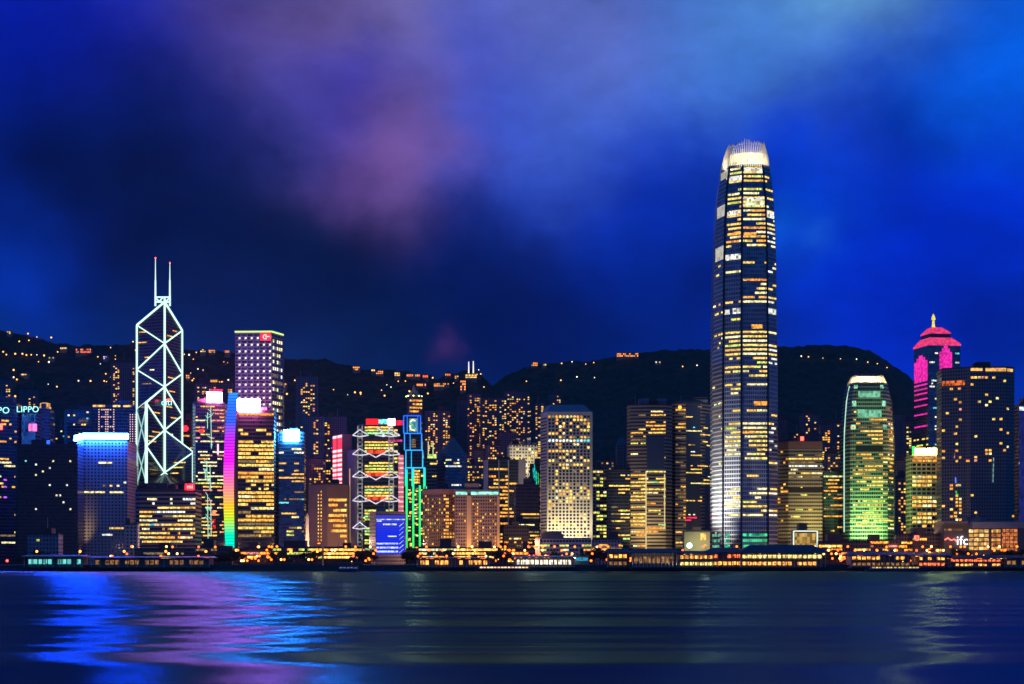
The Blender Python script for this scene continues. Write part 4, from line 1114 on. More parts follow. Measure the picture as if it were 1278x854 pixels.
b_.bar('edge_light', b_.P(806.3, 588, -1), b_.P(806.3, 688, -1), .6, glow('gold_edge', (1, .8, .35), .8, 0)); b_.bar('edge_light', b_.P(829.5, 592, -1), b_.P(829.5, 660, -1), .5, glow('gold_edge', (1, .8, .35), .8, 0))
spot('floodlight', (X(800, 1605), 1603, 14), (X(800, 1645), 1645, 70), 170000, (1, .72, .3), 90, 1, b_.root, 2)
spot('floodlight', (X(826, 1605), 1603, 14), (X(826, 1645), 1645, 50), 60000, (1, .75, .3), 90, 1, b_.root, 2)
b_.done()
b_ = Bld('office_tower', 'granite tower with a blue glass face, right of the twin pair', [(838, 4), (843, 0), (856, 0), (876, 4), (888, 16)], 503, 1660, wall=GOLDB, depth=28)
MB().prism([(X(847, 1690) - b_.o.x, -10), (X(880, 1690) - b_.o.x, -10), (X(880, 1690) - b_.o.x, 10), (X(847, 1690) - b_.o.x, 10)], b_.top - 3.7, Z(498, 1660) - 5).build('plant_room', plain('blue_grey_panel', (.14, .18, .24), .5), b_.root)
b_.panel('glass_bay', 2, 856.5, 874, 505, 668, facade('bay_glass_grid', (.05, .08, .14), (.1, .15, .22), 3.9, 2, .9, .75, .3, .05, coat=.9), .6)
b_.panel('glass_bay', 3, 880, 887, 518, 668, facade('bay_glass_grid', (.05, .08, .14), (.1, .15, .22), 3.9, 2, .9, .75, .3, .05, coat=.9), .6)
for q in (2, 3):
    s_ = b_.rects.__len__(); b_.win(q, 508, 682, 3.9, 2.4, 'run', .42, .38, 'mix', seg=6, hf=.32)
rc = []
for (fa, t0, t1, z0, z1, m) in b_.rects: rc.append((fa, t0, t1, z0, z1, m))
for (fa, t0, t1, z0, z1, m) in rc:                          # the bays stand 0.6 m proud: their windows sit on the bay glass
    a, d, n_, L = b_.frame(fa, z0)
    c = a + d * ((t0 + t1) / 2 * L) + n_ * .66
    o = link('window', unit_cube(m), b_.root); o.location = (c.x - b_.o.x, c.y - b_.o.y, (z0 + z1) / 2 - 5); o.rotation_euler = (0, 0, math.atan2(d.y, d.x)); o.scale = ((t1 - t0) * L, .3, z1 - z0)
    if len(b_.root.children) > 92: break
b_.rects = []
b_.win(1, 512, 688, 3.9, 2.6, 'run', .7, .5, 'dim', seg=4, hf=.4); b_.win(1, 600, 688, 3.9, 2.6, 'run', .5, .5, 'warm', seg=4, hf=.4)
b_.panel('red_sign', 2, 857, 869, 645.5, 647, glow('red_strip', (1, .02, .1), 2.2, 2), 1.4); b_.panel('red_sign', 2, 855, 862, 648.5, 650, glow('red_strip', (1, .02, .1), 2.2, 2), 1.4)
b_.panel('roof_light', 1, 847, 850, 507, 510, LAMPO, 1); b_.done()

# -- low pavilion and globe lamp by the tallest tower
b_ = Bld('low_building', 'small green washed pavilion left of the tallest tower', [(852, 3), (854, 0), (886, 0)], 664, 1440, wall=plain('pavilion_render', (.26, .28, .18), .7), depth=18)
b_.panel('door_glow', 1, 874.5, 881, 666, 674, glow('amber_door', (1, .45, .1), 1.6, 2), .6); b_.done()
spot('floodlight', (X(866, 1420), 1416, 8), (X(866, 1440), 1440, 22), 14000, (.5, 1, .3), 100, 1, b_.root)
gl = root('globe_lamp', street(860.5, 1330), 'large glowing blue white globe lamp on a post by the pavilion', 'lamp')
MB().bar((0, 0, 0), (0, 0, Z(683, 1330) - 5), .25).build('post', BLACK, gl)
MB().ball((0, 0, Z(681, 1330) - 5), 2.3, 10).build('globe', glow('globe_glow', (.6, .9, 1), 9, 0, sample=True), gl)

# -- the tallest tower, tapering to a clawed crown
YI = 1500.0
zI = lambda y: Z(y, YI)
chI = [(889, 34), (902, 10), (925, 0), (958.5, 0), (970.5, 12), (971, 30)]
LOFT = [(5, 1.0), (zI(450), .99), (zI(330), .955), (zI(275), .91), (zI(240), .86), (zI(220), .80), (zI(204), .735)]
IW = facade('silver_curtain_wall', (.3, .31, .33), (.12, .16, .22), 4.4, 1.9, .76, .7, .35, .06, .3, coat=.9)
b_ = Bld('skyscraper', 'tallest tower, tapering silver glass with a glowing clawed crown', chI, 204, YI, depth=34, wall=IW, loft=LOFT, roof=True, seed=77)
FH = 4.4
zones = [(204, 232, .85, .75), (232, 262, .9, .7), (262, 312, .92, .75), (312, 324, .5, .5), (324, 382, .8, .52), (382, 396, .3, .12), (396, 410, .25, .2), (410, 446, .98, .92), (446, 468, .85, .62),
         (468, 494, .5, .35), (494, 524, .5, .35), (524, 566, .95, .66), (566, 582, .7, .5), (582, 610, .25, .22), (610, 650, .92, .6), (650, 672, .15, .2)]
for y0, y1, p, fl in zones:
    pal = [(PALE, 4), (YELLOW, 5), (LIME, 2), (WARM, 1)] if y0 not in (262, 324, 494) else [(PALE, 3), (YELLOW, 4), (WARM, 3), (ORANGE, 1.6)]
    b_.win(1, y0, y1, FH, 1.9, 'run', min(1, p * 1.05), min(.96, fl * 1.1), pal, seg=7, hf=.45, x0=904.5, x1=924)
    b_.win(2, y0, y1, FH, 1.9, 'run', min(1, p * 1.1), min(.96, fl * 1.2), pal, seg=9, hf=.45, x0=927, x1=957.5)
    b_.win(3, y0, y1, FH, 1.9, 'run', p * .9, fl, [(PALE, 4), (WHITE, 4), (YELLOW, 3)], seg=6, hf=.42, x0=959.8, x1=970)
    b_.win(0, y0, y1, FH, 1.9, 'run', p * .45 if y0 < 480 else .15, .3, pal, seg=3, hf=.42)
for y0, y1 in ((207, 223), (251, 270), (303, 321)): b_.rect(0, .12, .97, zI(y1), zI(y0), glow('plant_glow', (.95, .92, .8), .55, 3, .6, 1.15))
PG2 = glow('plant_floor', (.95, .95, .85), 1.0, 2.2, .2, 1.5)
for fa, a, c, y0, y1 in ((2, 926.5, 957, 208, 217), (2, 926.5, 957, 246, 256), (1, 905, 924, 217, 229), (1, 905, 924, 262, 269), (3, 960, 969.5, 262, 270), (1, 904, 924, 316, 323), (3, 960, 969.5, 384, 391), (1, 904, 910, 385, 391), (1, 914, 924, 384, 391)):
    b_.rect(fa, *b_.trange(fa, a, c), zI(y1), zI(y0), PG2)
for fa, a, c, y0, y1, m in ((2, 938, 952, 405, 410, ORANGE), (2, 941, 959, 501, 506, ORANGE), (2, 934, 958, 543, 546, glow('teal_floor', (.1, .7, .6), .5, 3)), (2, 927, 943, 538, 541, ORANGE), (1, 906, 914, 289, 292, ORANGE), (2, 928, 945, 289.5, 292.5, ORANGE), (1, 914, 924, 289, 292, ORANGE)):
    b_.rect(fa, *b_.trange(fa, a, c), zI(y1), zI(y0), m)
# corner reveals
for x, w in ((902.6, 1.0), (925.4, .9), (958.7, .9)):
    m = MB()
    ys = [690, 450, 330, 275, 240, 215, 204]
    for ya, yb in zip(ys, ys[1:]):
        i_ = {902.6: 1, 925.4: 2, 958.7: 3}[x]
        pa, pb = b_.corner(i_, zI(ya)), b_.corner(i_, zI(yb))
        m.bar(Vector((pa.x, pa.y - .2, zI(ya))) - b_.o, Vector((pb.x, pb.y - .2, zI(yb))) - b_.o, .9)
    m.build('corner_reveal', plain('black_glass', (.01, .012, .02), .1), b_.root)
# green lit lobby
GLB = glow('lobby_green', (.08, .9, .45), .7, 2.6, .15, 1.5)
for y in (666, 673, 680):
    b_.rect(2, *b_.trange(2, 927, 958), zI(y + 3.6), zI(y), GLB); b_.rect(0, .02, .7, zI(y + 3.6), zI(y), glow('lobby_green2', (.3, .9, .6), .5, 2.6, .15, 1.4)); b_.rect(1, *b_.trange(1, 904.5, 911), zI(y + 3.6), zI(y), GLB)
# crown: ring of fins curving inward around an added glowing core that brightens the crown
CRW = glow('crown_fill_glow', (1, .8, .45), 1.5, 2.2, .5, 1.25, True)
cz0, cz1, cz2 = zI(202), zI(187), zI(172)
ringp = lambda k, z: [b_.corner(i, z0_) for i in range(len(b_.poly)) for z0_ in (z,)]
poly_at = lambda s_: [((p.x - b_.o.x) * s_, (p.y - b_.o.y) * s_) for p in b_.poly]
MB().prism(poly_at(.7), cz0 - 5 + 1.4, cz1 - 5, poly_at(.62)).build('crown_fill', CRW, b_.root)
FIN = plain('pale_fin_metal', (.7, .66, .58), .45, .2, var=.1)
npoly = len(b_.poly)
cf = Vector((0, -4))
for e in range(npoly):
    A_, B_ = b_.poly[e], b_.poly[(e + 1) % npoly]
    L = (B_ - A_).length
    if L < 3: continue
    k_ = max(2, int(L / 2.9))
    for q in range(k_):
        p = A_ + (B_ - A_) * ((q + .5) / k_) - Vector((b_.o.x, b_.o.y))
        h = cz2 + .5 + 1.5 * math.cos((p.x + 4) / 7.) + random.Random(q + e * 31).uniform(-1.5, 1.5)
        m = MB(); prev = None
        for s_, z in ((.745, zI(206)), (.725, zI(200)), (.69, zI(191)), (.635, zI(183)), (.585, (h + zI(183)) / 2 + 1), (.54, h)):
            c_ = Vector((p.x * s_, p.y * s_, z - 5))
            if prev is not None: m.bar(prev, c_, .36, .36 if s_ > .6 else .2)
            prev = c_
        m.build('crown_fin', FIN, b_.root)
for k, (dx, dy) in enumerate(((-14, -34), (0, -36), (14, -34), (-34, -10), (30, 0))):
    spot('floodlight', (b_.o.x + dx * .9, b_.o.y + dy * .95, zI(209)), (b_.o.x + dx * .5, b_.o.y + dy * .45, zI(180)), 48000, (1, .88, .62), 95, 1, b_.root, .6)
for z_, e_ in ((35, 260000), (85, 420000), (150, 520000)):
    spot('floodlight', (X(878, 1480), 1478, 16), (X(904, 1506), 1506, z_), e_, (1, .93, .78), 34, 1, b_.root, 2)
spot('floodlight', (X(848, 1500), 1492, 34), (X(894, 1522), 1522, 80), 1500000, (1, .95, .84), 80, 1, b_.root, 2)
b_.done()

# -- right of the tallest tower
YBND = facade('tan_band_wall', (.4, .36, .22), (.02, .03, .04), 3.8, 2.4, .85, .5)
b_ = Bld('office_block', 'tan block with a brown top band, washed yellow down its right side', [(971, 10), (984, 0), (1026.5, 0)], 551, 1560, wall=YBND, depth=30)
b_.panel('top_band', 1, 984, 1026.5, 551, 559.5, plain('brown_stone', (.3, .18, .12), .7), .7); b_.panel('top_band', 0, 971, 984, 551, 559.5, plain('brown_stone', (.3, .18, .12), .7), .7)
b_.panel('louvre_band', 1, 984, 1026.5, 609, 615, BLACK, .35)
b_.win(1, 561, 600, 3.8, 2.4, 'run', .8, .6, 'pale', seg=4, hf=.42); b_.win(1, 600, 664, 3.8, 2.4, 'run', .3, .3, 'lime', seg=3, hf=.42); b_.win(0, 562, 664, 3.8, 3, 'cell', .15, 1, 'oran')
b_.panel('beacon', 1, 999, 1003, 545, 550, LAMPR, .3); b_.done()
spot('floodlight', (X(1021, 1530), 1528, 12), (X(1019, 1560), 1560, 90), 210000, (1, .85, .22), 70, 1, b_.root, 2)
spot('floodlight', (X(1004, 1530), 1524, 12), (X(1004, 1560), 1560, 60), 50000, (.9, .85, .3), 80, 1, b_.root, 2)
spot('floodlight', (X(970, 1545), 1543, 10), (X(973, 1566), 1566, 50), 26000, (1, .7, .3), 50, 1, b_.root, 1)
b_ = Bld('office_block', 'low black office block with bright amber floors left of the green tower', [(1026.5, 4), (1028, 0), (1056, 3)], 590, 1640, wall=BLACKB, depth=24)
b_.win(1, 592, 665, 4., 2.4, 'run', .85, .6, 'warm', seg=5, hf=.42); b_.done()
CL2 = [('dark round topped apartment tower right of the tallest tower', [(999, 4), (1003, 0), (1024, 4)], 517, 2250, (.3, .2)),
       ('dark apartment tower with a column of orange windows beside the tan block', [(1024, 4), (1026, 0), (1036, 3)], 530, 2150, (.7, .5)),
       ('faint apartment tower between the dark block and the green lit tower', [(1036, 4), (1039, 0), (1056, 3)], 528, 2200, (.35, .3)),
       ('dim apartment tower hugging the tallest tower edge', [(968, 4), (972, 0), (983, 3)], 524, 2300, (.3, .2)),
       ('dark apartment tower right of the green lit tower', [(1108, 4), (1112, 0), (1130, 3)], 517, 2150, (.4, .25)),
       ('thin lime dotted apartment tower beside the pink striped tower', [(1129, 3), (1131, 0), (1141, 2)], 527, 2060, (.7, .6)),
       ('short apartment tower below the lime dotted one', [(1113, 3), (1116, 0), (1139, 2)], 575, 1800, (.3, .2))]
for lab, ch, top, Y, (fill, p) in CL2:
    b_ = Bld('apartment_tower', lab, ch, top, Y, 20, RES2, group='apartment towers below the hills', plant=1)
    b_.win(1, top + 2, 665, 3.1, 3.3, 'col', p, fill, 'res' if 'lime' not in lab else 'lime', wf=.75, hf=.62)
    if 'short' in lab: b_.panel('screen', 1, 1117.5, 1125, 614, 634, glow('magenta_screen', (.45, .05, .25), .4, 4), .6)
    b_.done()

YO = 1608.0
zO = lambda y: Z(y, YO)
b_ = Bld('office_tower', 'green floodlit glass tower with a glowing crown and sloping shoulders', [(1053.5, 16), (1061, 2), (1068, 0), (1102, 0), (1108, 2), (1115.5, 16)], 478, YO, depth=30, wall=GL_GREEN,
         loft=[(5, 1.), (zO(545), 1.0), (zO(520), .955), (zO(500), .9), (zO(487), .84), (zO(478), .75)])
for y0, y1, p, fl, pal in ((495, 500, .4, .4, 'lime'), (506, 520, .5, .5, 'yel'), (520, 556, .9, .55, 'yel'), (556, 566, .1, .1, 'yel'), (566, 610, 1, .75, 'yel'), (610, 664, .95, .7, 'lime')):
    b_.win(2, y0, y1, 4.2, 2.4, 'run', p, fl, pal, seg=5, hf=.42); b_.win(1, y0, y1, 4.2, 2.2, 'run', p * .8, fl, pal, seg=2, hf=.42); b_.win(3, y0, y1, 4.2, 2.2, 'run', p * .8, fl, pal, seg=2, hf=.42)
    b_.win(4, y0, y1, 4.2, 2.2, 'run', p * .7, fl, pal, seg=2, hf=.42)
GP = glow('jade_plant_floor', (.35, 1, .62), .55, 2.4, .4, 1.3)
for a, c, y0, y1 in ((1069.5, 1101, 488, 498), (1069.5, 1101, 511, 521), ): b_.rect(2, *b_.trange(2, a, c), zO(y1), zO(y0), GP)
for fa in (1, 3):
    for y0, y1 in ((480, 487), (500, 507), (530, 536)): b_.rect(fa, .1, .9, zO(y1), zO(y0), glow('jade_corner', (.4, 1, .62), .8, 2))
b_.panel('dark_band', 2, 1068, 1102, 557, 564, BLACK, .3)
CRO = glow('gold_crown_fill_glow', (1, .72, .32), 5, 1.8, .25, 1.5, True)
sO = lambda s_: [((p.x - b_.o.x) * s_, (p.y - b_.o.y) * s_) for p in b_.poly]
MB().prism(sO(.72), zO(478) - 5 + 1.31, zO(469) - 5, sO(.6)).build('crown_fill', CRO, b_.root)  # glowing core added behind the fins so the crown shines
for e in range(len(b_.poly)):
    A_, B_ = b_.poly[e], b_.poly[(e + 1) % len(b_.poly)]; L = (B_ - A_).length
    if L < 3: continue
    k_ = max(2, int(L / 3.4))
    for q in range(k_):
        p = A_ + (B_ - A_) * ((q + .5) / k_) - Vector((b_.o.x, b_.o.y))
        m = MB().bar(Vector((p.x * .765, p.y * .765, zO(478) - 5)), Vector((p.x * .66, p.y * .66, zO(470.5) - 5)), .26).bar(Vector((p.x * .66, p.y * .66, zO(470.5) - 5)), Vector((p.x * .61, p.y * .61, zO(467) - 5)), .26, .18)
        m.build('crown_fin', FIN, b_.root)
for i_ in (0, 5):
    zs = [664, 560, 535, 500, 480]; m = MB()
    for ya, yb in zip(zs, zs[1:]):
        pa, pb = b_.corner(i_, zO(ya)), b_.corner(i_, zO(yb)); m.bar(Vector((pa.x, pa.y - .5, zO(ya))) - b_.o, Vector((pb.x, pb.y - .5, zO(yb))) - b_.o, .55)
    m.build('edge_light', glow('jade_edge', (.55, 1, .75), 1.1 if i_ == 0 else .35, 0) if i_ == 0 else DARKC, b_.root)
b_.done()
for x, e_ in ((1072, 230000), (1086, 420000), (1098, 230000)):
    spot('floodlight', (X(x, YO - 34), YO - 36, 12), (X(x, YO), YO, 66), e_, (.42, 1, .3), 90, 1, b_.root, 2)
spot('floodlight', (b_.o.x, YO - 26, zO(530)), (b_.o.x, YO, zO(500)), 26000, (.4, 1, .45), 100, 1, b_.root, 2)
spot('floodlight', (X(1056, YO - 20), YO - 22, 12), (X(1059, YO + 6), YO + 6, 90), 120000, (.35, 1, .6), 70, 1, b_.root, 2)

# -- the pink lit tower
YC = 1953.0
b_ = Bld('skyscraper', 'dark glass tower striped in hot pink light under a tiered pink roof and gold spire', [(1140.5, 38), (1158.5, 0), (1198.5, 5)], 431, YC, depth=4, wall=GL_BLUE, roof=False)
PK = glow('pink_light', (1, .03, .48), 1.0, 2.2, .5, 1.25, True); PK2 = glow('coral_light', (1, .06, .24), .95, 2.2, .55, 1.2, True)
zC = lambda y: Z(y, YC) - 5
pol = lambda s_: [((p.x - b_.o.x) * s_, (p.y - b_.o.y) * s_) for p in b_.poly]
MB().prism(pol(1.03), zC(431), zC(428.6)).prism(pol(1.03), zC(428.6), zC(420), pol(.68)).build('lower_roof', PK2, b_.root)
MB().prism(pol(.64), zC(420) - .2, zC(415)).build('upper_storey', plain('navy_glass', (.02, .04, .1), .1), b_.root)
MB().prism(pol(.66), zC(415), zC(413.5)).prism(pol(.66), zC(413.5), zC(406), pol(.32)).build('upper_roof', PK2, b_.root)
MB().lathe((0, 0, 0), [(3.4, zC(407)), (2., zC(403)), (1.4, zC(396)), (3., zC(395)), (2.2, zC(392)), (.5, zC(388))], 8).build('spire', glow('gold_spire', (1, .8, .1), 1.1, 1.5, .6, 1.2), b_.root)
MB().bar((0, 0, zC(388)), (0, 0, zC(375)), .5, .2).build('antenna', STEEL, b_.root)
for fa, a, c, yt in ((0, 1141.5, 1157.5, 446), (1, 1172.5, 1188, 436)):
    xm = (a + c) / 2
    for x0, x1, y0 in ((a, c, yt + 3), (a + 3, c - 3, yt - 1.5), (xm - 2.2, xm + 2.2, yt - 4.5)):
        b_.panel('pink_panel', fa, x0, x1, y0, 475 if y0 == yt + 3 else (yt + 3 if y0 == yt - 1.5 else yt - 1.5), PK, .6)
    for y in (479, 484.5, 490, 497, 505, 516, 531): b_.panel('pink_stripe', fa, a, c if fa == 0 else 1178, y - 1, y + .8, PK, .6)
b_.win(1, 440, 640, 4., 2.4, 'run', .4, .5, 'cool', seg=3, x0=1160, x1=1171); b_.win(0, 535, 620, 4., 2.6, 'run', .5, .5, 'lime', seg=3); b_.win(1, 436, 470, 4, 2.6, 'run', .3, .4, 'cool', x0=1189.5, x1=1197.5); b_.done()

# -- amber slab with the blazing roof sign
b_ = Bld('office_block', 'gold lit office block topped by a blazing orange and green roof sign', [(1136, 3), (1138, 0), (1176, 0)], 568, 1600, wall=facade('cream_grid', (.45, .36, .24), fh=4.4, bw=5.2, wf=.75, hf=.6), depth=26)
b_.panel('rooftop_sign', 1, 1141.5, 1175, 560, 567.5, glow('gold_sign', (1, .5, .06), 110, 0, sample=True), 2); b_.panel('rooftop_sign', 1, 1138.5, 1141.3, 557.5, 567, glow('green_sign', (.03, 1, .05), 4, 0, sample=True), 2)
b_.panel('fascia', 1, 1140, 1175, 569, 573, glow('fascia_glow', (1, .5, .15), .7, 3), .8)
b_.win(1, 573, 580, 4.4, 5.2, 'cell', .95, 1, 'oran', wf=.8, hf=.5); b_.win(1, 590, 612, 4.4, 5.2, 'cell', .9, 1, 'yel', wf=.82, hf=.6); b_.win(1, 618, 638, 4.4, 5.2, 'cell', .9, 1, 'yel', wf=.82, hf=.6); b_.win(1, 640, 662, 4.4, 5.2, 'cell', .8, 1, 'yel', wf=.8, hf=.6); b_.done()

# -- the broad dark slab at right
b_ = Bld('hotel_tower', 'broad dark apartment hotel slab with amber lights along its roof', [(1175, 14), (1205, 4), (1211, 0), (1256, 0), (1266, 6)], 459, 1459, wall=facade('dark_ribbed_wall', (.15, .17, .18), (.015, .03, .05), 3.4, 2.6, .6, .6, .5, .08), depth=24, roof=True)
MB().box(X(1216, 1470) - b_.o.x, X(1222, 1470) - b_.o.x, -4, 3, b_.top - 3.7, b_.top + 1).build('plant_room', DARKC, b_.root)
RO = glow('roof_amber', (1, .5, .13), 1.0, 2.2, .2, 1.5); RR = glow('roof_red', (1, .2, .05), .7, 2.4, .1, 1.5)
b_.panel('roof_light', 2, 1211.5, 1226, 459.5, 463, RO, .5); b_.panel('roof_light', 3, 1230, 1256, 459.5, 463.5, RO, .5) if False else None
b_.panel('roof_light', 2, 1230, 1255.5, 459.5, 463.5, RO, .5); b_.panel('roof_light', 3, 1257, 1264, 460, 463.5, RO, .5); b_.panel('roof_light', 0, 1176, 1204, 474, 480, RR, .5)
for fa in range(4): b_.win(fa, 468, 650, 3.4, 3.4, 'cell', .055, .5, 'res', wf=.75, hf=.6)
b_.win(2, 470.5, 474, 3.4, 3.4, 'cell', .5, 1, 'res', wf=.75, hf=.6); b_.win(2, 640, 646, 3.4, 3.4, 'cell', .4, 1, 'yel', wf=.8); b_.win(0, 470, 660, 3.4, 3, 'col', .14, .12, 'res', wf=.7, hf=.6)
b_.bar('light_string', b_.P(1240, 571, -1), b_.P(1239.5, 602, -1), .4, glow('dim_cyan_string', (.4, .8, .8), .5, 2, .1, 1.4)); b_.bar('light_string', b_.P(1192, 562, 2), b_.P(1191, 572, 2), .4, glow('violet_string', (.8, .3, .6), .6, 2, .1, 1.4))
b_.bar('light_string', b_.P(1192.5, 596, 2), b_.P(1192.8, 603, 2), .5, glow('blue_string', (.1, .2, 1), 1.4, 0)); b_.bar('light_string', b_.P(1193, 613, 2), b_.P(1195, 619, 2), .5, glow('green_string', (.05, .9, .1), .9, 1.5, .3, 1.3)); b_.done()
b_ = Bld('office_tower', 'violet blue tower cut off by the right picture edge with a white sign', [(1269, 4), (1271.5, 0), (1305, 3)], 506, 1560, wall=GL_BLUE, depth=24)
b_.panel('media_facade', 1, 1272, 1304, 515, 652, glow('violet_led', (.04, .06, .5), .32, 3, .4, 1.2), .3); b_.panel('sign', 1, 1272.5, 1285, 508, 512.5, glow('white_sign', (.8, .9, 1), 1.8, 1.6, .2, 1.3), 1)
b_.win(1, 520, 650, 3.9, 3, 'cell', .1, 1, [(PINKW, 2), (WHITE, 1)]); b_.done()

# -- shopping mall on the waterfront
b_ = Bld('shopping_mall', 'long grey mall with an amber glazed atrium and white lettering', [(1176, 4), (1178, 0), (1208, 0), (1270, 0), (1290, 4)], 655, 1380, wall=plain('mall_panel', (.12, .115, .12), .6), depth=36, roofmat=CONC)
MB().box(X(1208, 1380) - b_.o.x, X(1274, 1380) - b_.o.x, -26, -19.6, Z(659.5, 1380) - 5, Z(652, 1380) - 5).build('roof_canopy', plain('blue_grey_canopy', (.2, .24, .32), .5), b_.root)
MB().box(X(1176, 1380) - b_.o.x, X(1206, 1380) - b_.o.x, -18, 14, Z(655, 1380) - 3.6, Z(651, 1380) - 5).build('roof_canopy', plain('blue_grey_canopy', (.2, .24, .32), .5), b_.root)
AT = glow('atrium_glow', (1, .5, .13), 1.0, 2.2, .25, 1.35); AT2 = glow('atrium_red', (1, .28, .08), .75, 1.6, .2, 1.3)
for i in range(4):
    for k in range(5): b_.panel('window', 2, 1209.3 + i * 6.4, 1214.6 + i * 6.4, 661 + k * 5.4, 664.8 + k * 5.4, AT if (i + k) % 3 else glow('atrium_bright', (1, .62, .22), 1.5, 2, .3, 1.3), .4)
for i in range(2):
    for k in range(5): b_.panel('window', 2, 1237.5 + i * 6, 1242.5 + i * 6, 661 + k * 5.4, 664.8 + k * 5.4, AT2 if k % 2 else AT, .4)
for i in range(4):
    for k in range(6): b_.panel('window', 2, 1250.5 + i * 5, 1254.6 + i * 5, 660.5 + k * 4.7, 664.4 + k * 4.7, AT2, .4)
b_.panel('window_row', 1, 1179, 1201, 660, 662.5, glow('mall_row', (1, .5, .2), .5, 3, .1, 1.4), .4)
b_.text('sign_lettering', 'ifc', 1201, 680, 8.2, glow('white_letters', (1, .95, .92), 2.2, 0), -1.5)
sw = MB(); ps = [(1179, 674), (1183, 671.5), (1187, 674.5), (1191, 673), (1194, 676)]
for p, q in zip(ps, ps[1:]): sw.bar(b_.P(*p, -1.6) - b_.o, b_.P(*q, -1.6) - b_.o, .5)
sw.build('sign_swoosh', glow('red_swoosh', (1, .18, .15), 2.2, 0), b_.root); b_.done()
b_ = Bld('glass_pavilion', 'glass fronted pavilion with a bright white portal frame below the tan block', [(990, 0), (1020.5, 0)], 663, 1390, wall=plain('pavilion_glass', (.05, .05, .05), .1), depth=20)
b_.panel('window', 0, 992, 1018.5, 665.5, 682, glow('pavilion_glow', (1, .6, .15), .55, 2.4, .2, 1.4), .3)
PF = glow('portal_frame_light', (.85, 1, .85), 1.1, 0)
for p, q in (((990.5, 663), (1020, 663)), ((990.5, 663), (990.5, 684)), ((1020, 663), (1020, 684))): b_.bar('portal_frame', b_.P(*p, -.8), b_.P(*q, -.8), .55, PF)
b_.done()

# ------------------------------------------------------------------ the hillside: houses and lamps
def house(label, px, py, w, h, mat, floors=2, name='hillside_house', wall=None, group=None):
    p = on_hill(px, py)
    if p is None: return
    r = root(name, p, label, 'house', group)
    k = p.y / FOC
    W_, H_ = w * k, h * k
    MB().box(-W_ / 2, W_ / 2, -5, 9, -9, H_).build('wall', wall or plain('house_render', (.34, .27, .22), .8), r)
    MB().prism([(-W_ / 2 - .6, -5.8), (W_ / 2 + .6, -5.8), (W_ / 2 + .6, 9.6), (-W_ / 2 - .6, 9.6)], H_ + .01, H_ + 2.4, [(-W_ / 2 * .6, 0), (W_ / 2 * .6, 0), (W_ / 2 * .6, 3), (-W_ / 2 * .6, 3)]).build('roof', plain('house_roof', (.12, .06, .05), .8), r)
    n_ = max(2, int(w / 1.9)); fh = H_ / floors
    q = random.Random(label)
    for j in range(floors):
        for i in range(n_):
            if q.random() < .8:
                o = link('window', unit_cube(mat if q.random() < .8 else WARM), r)
                o.location = (-W_ / 2 + (i + .5) * W_ / n_, -5.1, (j + .5) * fh); o.scale = (W_ / n_ * .62, .4, fh * .6)
    return r


HO = glow('house_orange', (1, .27, .04), 2.6, 2.5, .4, 1.3); HR = glow('house_red', (1, .12, .03), 2.2, 2.5, .4, 1.3); HG = glow('house_gold', (1, .6, .16), 2.2, 2.5, .4, 1.3); HP = glow('house_pink', (.9, .5, .9), 1.6, 2.5)
house('red orange floodlit mansion on the ridge left of the braced tower', 105, 441, 19, 6, HR)
house('small gold lit villa at the far left of the ridge', 12, 417, 5, 3.5, HG)
house('pale lit villa below the left ridge line', 80, 436, 8, 3, HG, 1)
house('green gold lit bungalow under the pale villa', 65, 448, 7, 2.5, glow('house_lime', (.9, .8, .2), 1.1, 2.5), 1)
house('row of lit flats low on the left slope', 31, 468, 11, 2.5, HG, 1)
house('pinkish villa on the ridge just right of the mansion', 132, 449, 5, 4, HP)
house('villa with gold windows right of the braced tower on the ridge', 254, 439, 7, 4, HG)
house('villa with orange windows beside the gold one on the ridge', 265, 441, 8, 4, HO)
house('pair of dim orange houses left of the point tower', 284, 440, 6, 3, HO)
house('arched amber lit pavilion above the banded office tower', 263, 478, 18, 5, glow('house_amber', (1, .36, .02), 1.6, 0), 1)
house('bright orange house low on the slope right of the braced tower', 235, 472, 5, 5, HO)
house('orange house above the glass tower with the cyan sign', 354, 484, 8, 6, HO)
house('gold lit villa at the left end of the middle ridge', 445, 462, 9, 5, HO)
house('orange villa second along the middle ridge', 474, 467, 9, 4.5, HO)
house('pale gold villa third along the middle ridge', 466, 464, 5, 3, HG, 1)
house('yellow lit villa in the centre of the middle ridge', 496, 470, 7, 5, HG)
house('long red lit house on the middle ridge', 516, 470, 17, 4, HR, 1)
house('short red lit house right of the long red one', 531, 471, 7, 4, HR, 1)
house('orange building directly above the pagoda roof tower', 526, 482, 12, 4, HO, 1)
house('long amber lit terrace under the peak spires', 551, 483, 19, 4.5, HO)
house('red lit house beside the peak spires', 559, 470, 7, 3.5, HR, 1)
house('pink topped lit block below the peak spires', 578, 488, 7, 13, HO, 4)
house('gold lit lodge at the foot of the peak spires', 588, 472, 14, 5, HG)
house('small amber house left of the peak spires', 570, 472, 5, 4, HO)
house('triangular orange lit house on the right hill crest', 667, 457, 8, 5, HO)
house('pale house beside the triangular one on the crest', 679, 457, 6, 3, HG, 1)
house('long red gold lit house high on the right hill', 783, 446, 27, 5, HO)
house('tiny white house below the long lit one', 821, 454, 7, 3, glow('house_white', (1, .9, .8), 1.2, 2), 1)
pk = on_hill(588, 466)
o = root('twin_mast', pk, 'pair of slim white floodlit masts on the ridge above the city centre', 'mast')
for dx in (-4.6, 4.2): MB().bar((dx, 0, -4), (dx, 0, 24 if dx < 0 else 25), 1.5, .8).build('mast', glow('mast_floodlit_glow', (1, .95, .85), 1.2, 0), o)  # floodlighting on the masts is put in as their own emission

lamp_src = {}


